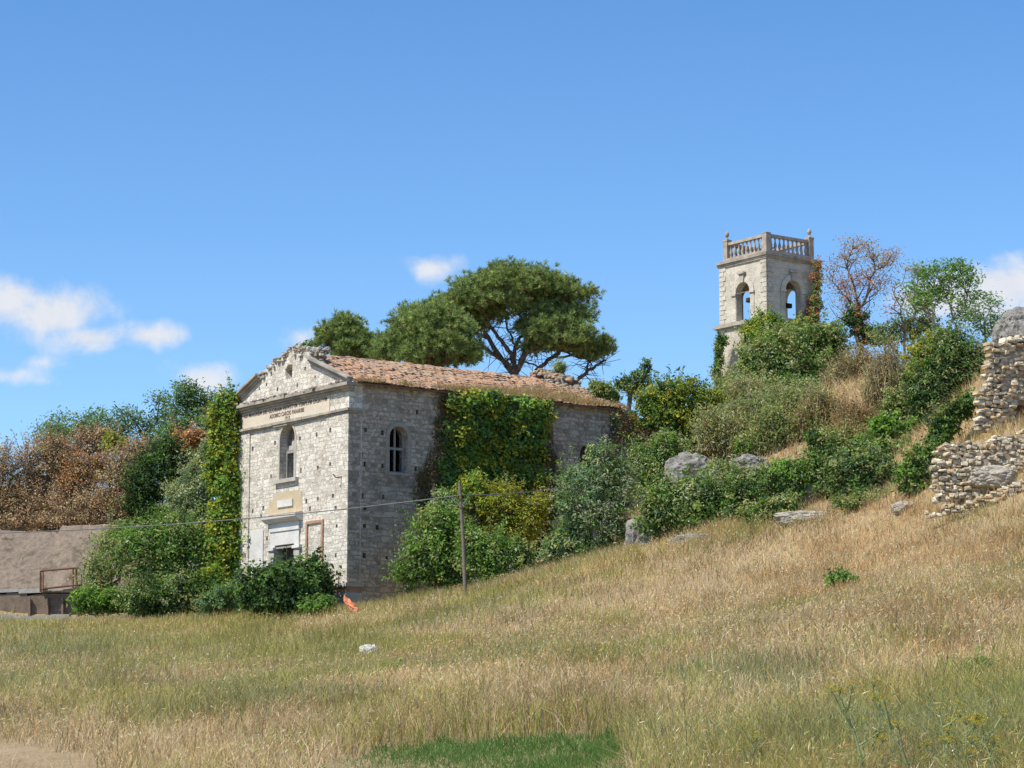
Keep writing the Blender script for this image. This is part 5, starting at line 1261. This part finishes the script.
def grass_mesh(name, batches, kind='stuff', label=None, cat=None):
    mb = MB(); 
    for V, F4, F3, c in batches:
        base = mb.n; mb.v.append(V); mb.c.append(c)
        if F4 is not None: mb.f.setdefault(4, []).append(F4 + base)
        if F3 is not None: mb.f.setdefault(3, []).append(F3 + base)
        mb.n += len(V)
    o = mb.build(name, M['grass']); tag(o, label, cat, kind=kind); return o


TAN = np.array([(.60, .45, .25), (.66, .52, .32), (.54, .39, .21), (.66, .56, .38), (.44, .31, .17)])
RUST = np.array([(.54, .32, .15), (.45, .26, .12), (.58, .37, .18)])
GRN = np.array([(.34, .33, .095), (.27, .295, .08), (.40, .375, .12), (.46, .41, .15)])
BLU = np.array([(.27, .30, .15), (.23, .265, .13), (.32, .34, .18)])


def meadow(N):
    px = rng.uniform(-420, 1460, N); Yc = crest_Y(px); iy = 1 / Yc + (1 / 14.5 - 1 / Yc) * rng.random(N); Y = 1 / iy; fa = rng.random(N) < .42; Y = np.where(fa, 34 + (Yc - 34) * rng.random(N), Y); x = (px - 512) / (F_PX * CP + 300 * SP) * Y * 1.0
    z = terr(x, Y); qx, qy = proj(np.stack([x, Y, z], 1))
    W = np.stack([x, Y * .55, z * 0], 1)
    n1 = fbm(W * .42 + 3, 4); n2 = fbm(W * 1.3 + 11, 3); n3 = fbm(W * .16 + 40, 3)
    g = .36 + .95 * n1 + .55 * n2 + .5 * n3
    for cx, cy, sx, sy, a in [(60, 650, 150, 32, .55), (300, 640, 170, 20, .40), (430, 600, 150, 16, .55), (600, 575, 120, 14, .35), (130, 705, 70, 25, .15), (330, 680, 60, 14, .3), (900, 752, 240, 34, .55), (600, 750, 200, 25, .35), (790, 690, 60, 16, .45), (1000, 515, 50, 14, .4), (880, 530, 50, 10, .1),
                              (850, 575, 200, 30, -.45), (480, 690, 170, 25, -.45), (960, 660, 90, 30, -.40), (700, 600, 90, 25, -.3), (200, 745, 120, 20, -.3), (580, 700, 80, 25, -.3), (400, 635, 70, 8, -.3)]: g = g + a * gauss(qx, qy, cx, cy, sx, sy)
    bl = .15 + .8 * fbm(W * .6 + 77, 3) + .5 * gauss(qx, qy, 60, 660, 120, 30) + .45 * gauss(qx, qy, 800, 690, 90, 25) + .4 * gauss(qx, qy, 900, 750, 150, 25) + .3 * gauss(qx, qy, 330, 690, 80, 20)
    ru = .05 + .9 * fbm(W * .5 + 130, 3) + .5 * gauss(qx, qy, 960, 655, 60, 14) + .4 * gauss(qx, qy, 900, 545, 120, 12) + .35 * gauss(qx, qy, 600, 660, 80, 15)
    r = rng.random(N); isg = r < g.clip(.06, .9); cols = TAN[rng.integers(len(TAN), size=N)]
    m = (~isg) & (rng.random(N) < ru.clip(0, .7)); cols[m] = RUST[rng.integers(3, size=m.sum())]
    m = isg; cols[m] = GRN[rng.integers(4, size=m.sum())]
    m = isg & (rng.random(N) < bl.clip(0, .85)); cols[m] = BLU[rng.integers(3, size=m.sum())]
    m = rng.random(N) < (.07 + .25 * fbm(W * .8 + 400, 3)).clip(.01, .4); cols[m] = np.array([.22, .16, .09])
    cols = cols * rng.uniform(.7, 1.2, (N, 1)) * (1 + .45 * fbm(W * .9 + 200, 4))[:, None]
    hh = .27 + .15 * fbm(W * .5 + 60, 3) + .16 * fbm(W * 1.6 + 90, 3) + .10 * isg; h = (hh * rng.uniform(.55, 1.35, N)).clip(.1, .85)
    sp = rng.random(N) < .015; h[sp] *= 1.5
    w = np.maximum(.0045, Y / F_PX * .72) * rng.uniform(.7, 1.3, N)
    keep = ~in_church(x, Y) & ~lawn_mask(qx, qy) & (~dirt_mask(qx, qy) | (rng.random(N) < .10 + .5 * n2))
    keep &= ~((qx < 95) & (qy > 755) & (rng.random(N) < .75 - .6 * n2))
    # trodden, thin spots
    keep &= rng.random(N) < (1.0 + .9 * fbm(W * .7 + 300, 3)).clip(.35, 1)
    x, Y, h, w, cols, isg, qx, qy = (a[keep] for a in (x, Y, h, w, cols, isg, qx, qy)); near = Y < 42
    V, F4, F3, c, tip = blades(x[near], Y[near], h[near], w[near], cols[near]); b1 = (V, F4, F3, c)
    V, F4, F3, c, tip2 = blades(x[~near], Y[~near], h[~near], w[~near], cols[~near], two=False); b2 = (V, F4, F3, c)
    # seed heads
    T = np.concatenate([tip, tip2]); tc = np.concatenate([cols[near], cols[~near]]); gy = np.concatenate([isg[near], isg[~near]]); s = rng.random(len(T)) < np.where(gy, .06, .26); T = T[s]; tc = tc[s]; k = np.arange(len(T)) * 4
    L = rng.uniform(.03, .065, len(T))[:, None]; wd = np.maximum(.0045, T[:, 1:2] / F_PX * .42) * rng.uniform(.6, 1.2, (len(T), 1)); dr = norm(rng.normal(size=T.shape) * .5 + [.3, 0, .6]); sd = norm(np.cross(dr, rng.normal(size=T.shape))) * wd
    V = np.stack([T - dr * L * .6, T + sd, T + dr * L, T - sd], 1).reshape(-1, 3); b3 = (V, np.stack([k, k + 1, k + 2, k + 3], 1), None, np.repeat((tc * 1.1).clip(0, .74), 4, 0))
    # white and yellow flower specks
    f = rng.permutation(len(T))[:2600]; T = T[f]; k = np.arange(len(T)) * 4; r = np.maximum(.007, T[:, 1:2] / F_PX * .55) * rng.uniform(.6, 1.3, (len(T), 1)); ax = norm(rng.normal(size=T.shape) * .4 + [-.3, -.6, .7]); s1 = norm(np.cross(ax, [1., .2, 0])) * r; s2 = np.cross(ax, s1)
    V = np.stack([T - s1, T + s2, T + s1, T - s2], 1).reshape(-1, 3) + [0, 0, .05]; fc = np.where(rng.random((len(T), 1)) < .7, [[.72, .70, .66]], [[.5, .42, .05]])
    b4 = (V, np.stack([k, k + 1, k + 2, k + 3], 1), None, np.repeat(fc, 4, 0))
    grass_mesh('meadow_grass', [b1, b2, b3, b4], label='tall dry meadow grass with seed heads, tan and green', cat='grass')


meadow(840000)


def lawn(N):
    px = rng.uniform(300, 660, N); Y = 1 / rng.uniform(1 / 36, 1 / 15, N); x = (px - 512) / (F_PX * CP + 340 * SP) * Y; z = terr(x, Y); qx, qy = proj(np.stack([x, Y, z], 1)); k = lawn_mask(qx, qy); x, Y = x[k], Y[k]; n = len(x)
    c = np.array([(.10, .20, .05), (.12, .23, .055), (.08, .165, .042), (.16, .22, .07)])[rng.integers(4, size=n)] * rng.uniform(.8, 1.2, (n, 1))
    V, F4, F3, c, _ = blades(x, Y, rng.uniform(.05, .13, n), np.maximum(.008, Y / F_PX) * rng.uniform(.8, 1.4, n), c, .5, two=False)
    grass_mesh('lawn_grass', [(V, F4, F3, c)], label='short bright green grass strip at the meadow bottom', cat='grass')


lawn(120000)


def slope_grass(N):
    """Dry grass of the bank beyond the meadow, and the fringe under the bushes."""
    px = rng.uniform(560, 1200, N); Y = crest_Y(px) - 1 + rng.random(N) ** 1.2 * np.interp(px, [560, 700, 900, 1200], [14, 34, 38, 26]); x = (px - 512) / (F_PX * CP + 250 * SP) * Y
    keep = ~in_church(x, Y, .4); x, Y = x[keep], Y[keep]; n = len(x); W = np.stack([x, Y, x * 0], 1); nz = fbm(W * .35 + 5, 3); keep = rng.random(n) < (.75 + 1.2 * nz).clip(.2, 1); x, Y, nz = x[keep], Y[keep], nz[keep]; n = len(x)
    c = TAN[rng.integers(5, size=n)]; m = rng.random(n) < .30; c[m] = RUST[rng.integers(3, size=m.sum())]; m = rng.random(n) < (.14 - .5 * nz).clip(.03, .5); c[m] = GRN[rng.integers(4, size=m.sum())]
    h = rng.uniform(.18, .62, n); V, F4, F3, cc, tip = blades(x, Y, h, np.maximum(.02, Y / F_PX * .8) * rng.uniform(.7, 1.3, n), c * rng.uniform(.75, 1.15, (n, 1)), .35, two=False)
    grass_mesh('slope_grass', [(V, F4, F3, cc)], label='straw-coloured dry grass on the rocky bank', cat='grass')


slope_grass(90000)


def edge_grass(N):
    """Rank grass and weeds at the foot of the church, thicket and left wall."""
    px = rng.uniform(-120, 640, N); Y = crest_Y(px) + rng.normal(-2.2, 1.5, N); x = (px - 512) / (F_PX * CP + 230 * SP) * Y; keep = ~in_church(x, Y, .02); x, Y = x[keep], Y[keep]; n = len(x)
    W = np.stack([x, Y, x * 0], 1); c = GRN[rng.integers(4, size=n)]; m = rng.random(n) < (.42 + .8 * fbm(W * .5, 3)).clip(.1, .8); c[m] = TAN[rng.integers(5, size=m.sum())]
    h = (.42 + .25 * fbm(W * .6 + 4, 3)) * rng.uniform(.5, 1.4, n)
    V, F4, F3, cc, tip = blades(x, Y, h.clip(.1, 1), np.maximum(.02, Y / F_PX * .8) * rng.uniform(.7, 1.3, n), c * rng.uniform(.75, 1.15, (n, 1)), .3, two=False)
    grass_mesh('rank_grass', [(V, F4, F3, cc)], label='rank green and tan weeds along the foot of the church and thicket', cat='grass')


edge_grass(42000)


def roof_weeds():
    """Dry tufts in the gutter line and on the lower tiles."""
    n = 5200; x = np.where(rng.random(n) < .55, rng.uniform(.3, 13.9, n), rng.normal(9.5, 2.6, n)).clip(.3, 13.9); s = np.abs(rng.normal(0, 1, n)) * np.interp(x, [0, 4, 7, 10, 13.9], [.08, .25, .5, .9, 1.5]); s = np.minimum(s, 3.9)
    dens = .35 + 1.1 * fbm(np.stack([x * 1.1, s * 1.5, x * 0], 1), 3) + np.interp(x, [0, 5, 8, 14], [-.1, .1, .3, .4]); k = rng.random(n) < dens.clip(0, 1); x, s = x[k], s[k]; n = len(x)
    y = -.28 + s; z = CE + .05 + .37 * y + .1; p = CH0 + x[:, None] * CB + y[:, None] * CA + z[:, None] * np.array([0, 0, 1.]); per = 5; p = np.repeat(p, per, 0) + rng.normal(0, .06, (n * per, 3)) * [1, 1, .2]; m = len(p)
    h = rng.uniform(.06, .26, m)[:, None]; sd = norm(rng.normal(size=(m, 3)) * [1, 1, 0]) * .013; tip = p + np.array([0, 0, 1.]) * h + rng.normal(size=(m, 3)) * [1, 1, .1] * h * .45
    c = np.concatenate([TAN, RUST])[rng.integers(8, size=m)] * rng.uniform(.5, .9, (m, 1)); g = rng.random(m) < .14; c[g] = GRN[rng.integers(4, size=g.sum())]
    kk = np.arange(m) * 3; grass_mesh('roof_weeds', [(np.stack([p - sd, p + sd, tip], 1).reshape(-1, 3), None, np.stack([kk, kk + 1, kk + 2], 1), np.repeat(c, 3, 0))], label='dry brown weeds growing along the tiled roof edge', cat='weeds')


roof_weeds()


# ------------------------------------------------------------------ tall fennel stalks close to the camera
def fennel(px, row, h_px, lean, label, forks=5, fl=True):
    Y = ground_hit(px, min(row, 900), 8) or 16; b0 = at(px, row, Y); b0[2] = tz(b0[0], Y); e = thing('fennel_plant', label, 'wild plant', tuple(b0), 'fennel stalks in the near meadow')
    H = h_px * Y / F_PX; t = np.linspace(0, 1, 7)[:, None]; pts = b0 + np.array([lean * H, 0, H]) * t + np.array([.06 * H, 0, 0]) * np.sin(t * 3); mb = MB(); gc = np.array([.38, .44, .22])
    mb.path(pts, np.linspace(.011, .005, 7), 6, gc); tips = [pts[-1]]
    for k in range(forks):
        a = pts[2 + k % 4]; d = norm(np.array([rng.normal(0, .8), rng.normal(0, .5), 1.1])) * H * rng.uniform(.25, .45); mb.path([a, a + d * .5, a + d + [0, 0, .03]], [.006, .005, .004], 5, gc * rng.uniform(.8, 1.1)); tips.append(a + d)
    mb.build('stem', M['grass'], e, loc=tuple(b0))
    lf = MB(); n = 90; q = pts[rng.integers(0, 6, n)] + rng.normal(size=(n, 3)) * .03; d = norm(rng.normal(size=(n, 3)) + [0, 0, .6]) * rng.uniform(.05, .16, (n, 1)); lf.frusta(q, q + d, .002, .0012, 3, np.array([.28, .36, .16])); lf.build('fronds', M['grass'], e, loc=tuple(b0))
    if fl:
        for tp in tips:
            f = MB(); m = 26; d = norm(rng.normal(size=(m, 3)) + [0, 0, 1.4]) * .055; f.frusta(np.tile(tp, (m, 1)), tp + d, .0012, .001, 3, gc)
            leaf_quads(f, np.repeat(tp + d, 3, 0) + rng.normal(0, .006, (m * 3, 3)), rng.normal(size=(m * 3, 3)) * .3 + [0, 0, 1], .016, np.tile([.55, .45, .05], (m * 3, 1)) * rng.uniform(.7, 1.1, (m * 3, 1)))
            f.build('flower_umbel', M['grass'], e, loc=tuple(b0))


fennel(866, 800, 100, -.25, 'pale stalk leaning left with yellow umbels, first of the near fennel')
fennel(918, 800, 95, -.45, 'dark-green strongly leaning stalk among the near fennel')
fennel(940, 795, 78, .02, 'upright pale stalk with yellow flowers near the bottom right, between two leaning ones')
fennel(955, 800, 70, .18, 'short stalk leaning right, beside the upright pale one')
fennel(992, 805, 72, -.12, 'stalk with thin side shoots nearest the right edge of the meadow', forks=4)
fennel(748, 790, 50, .1, 'lone low yellow-flowered stalk near the bottom middle of the meadow', forks=4)
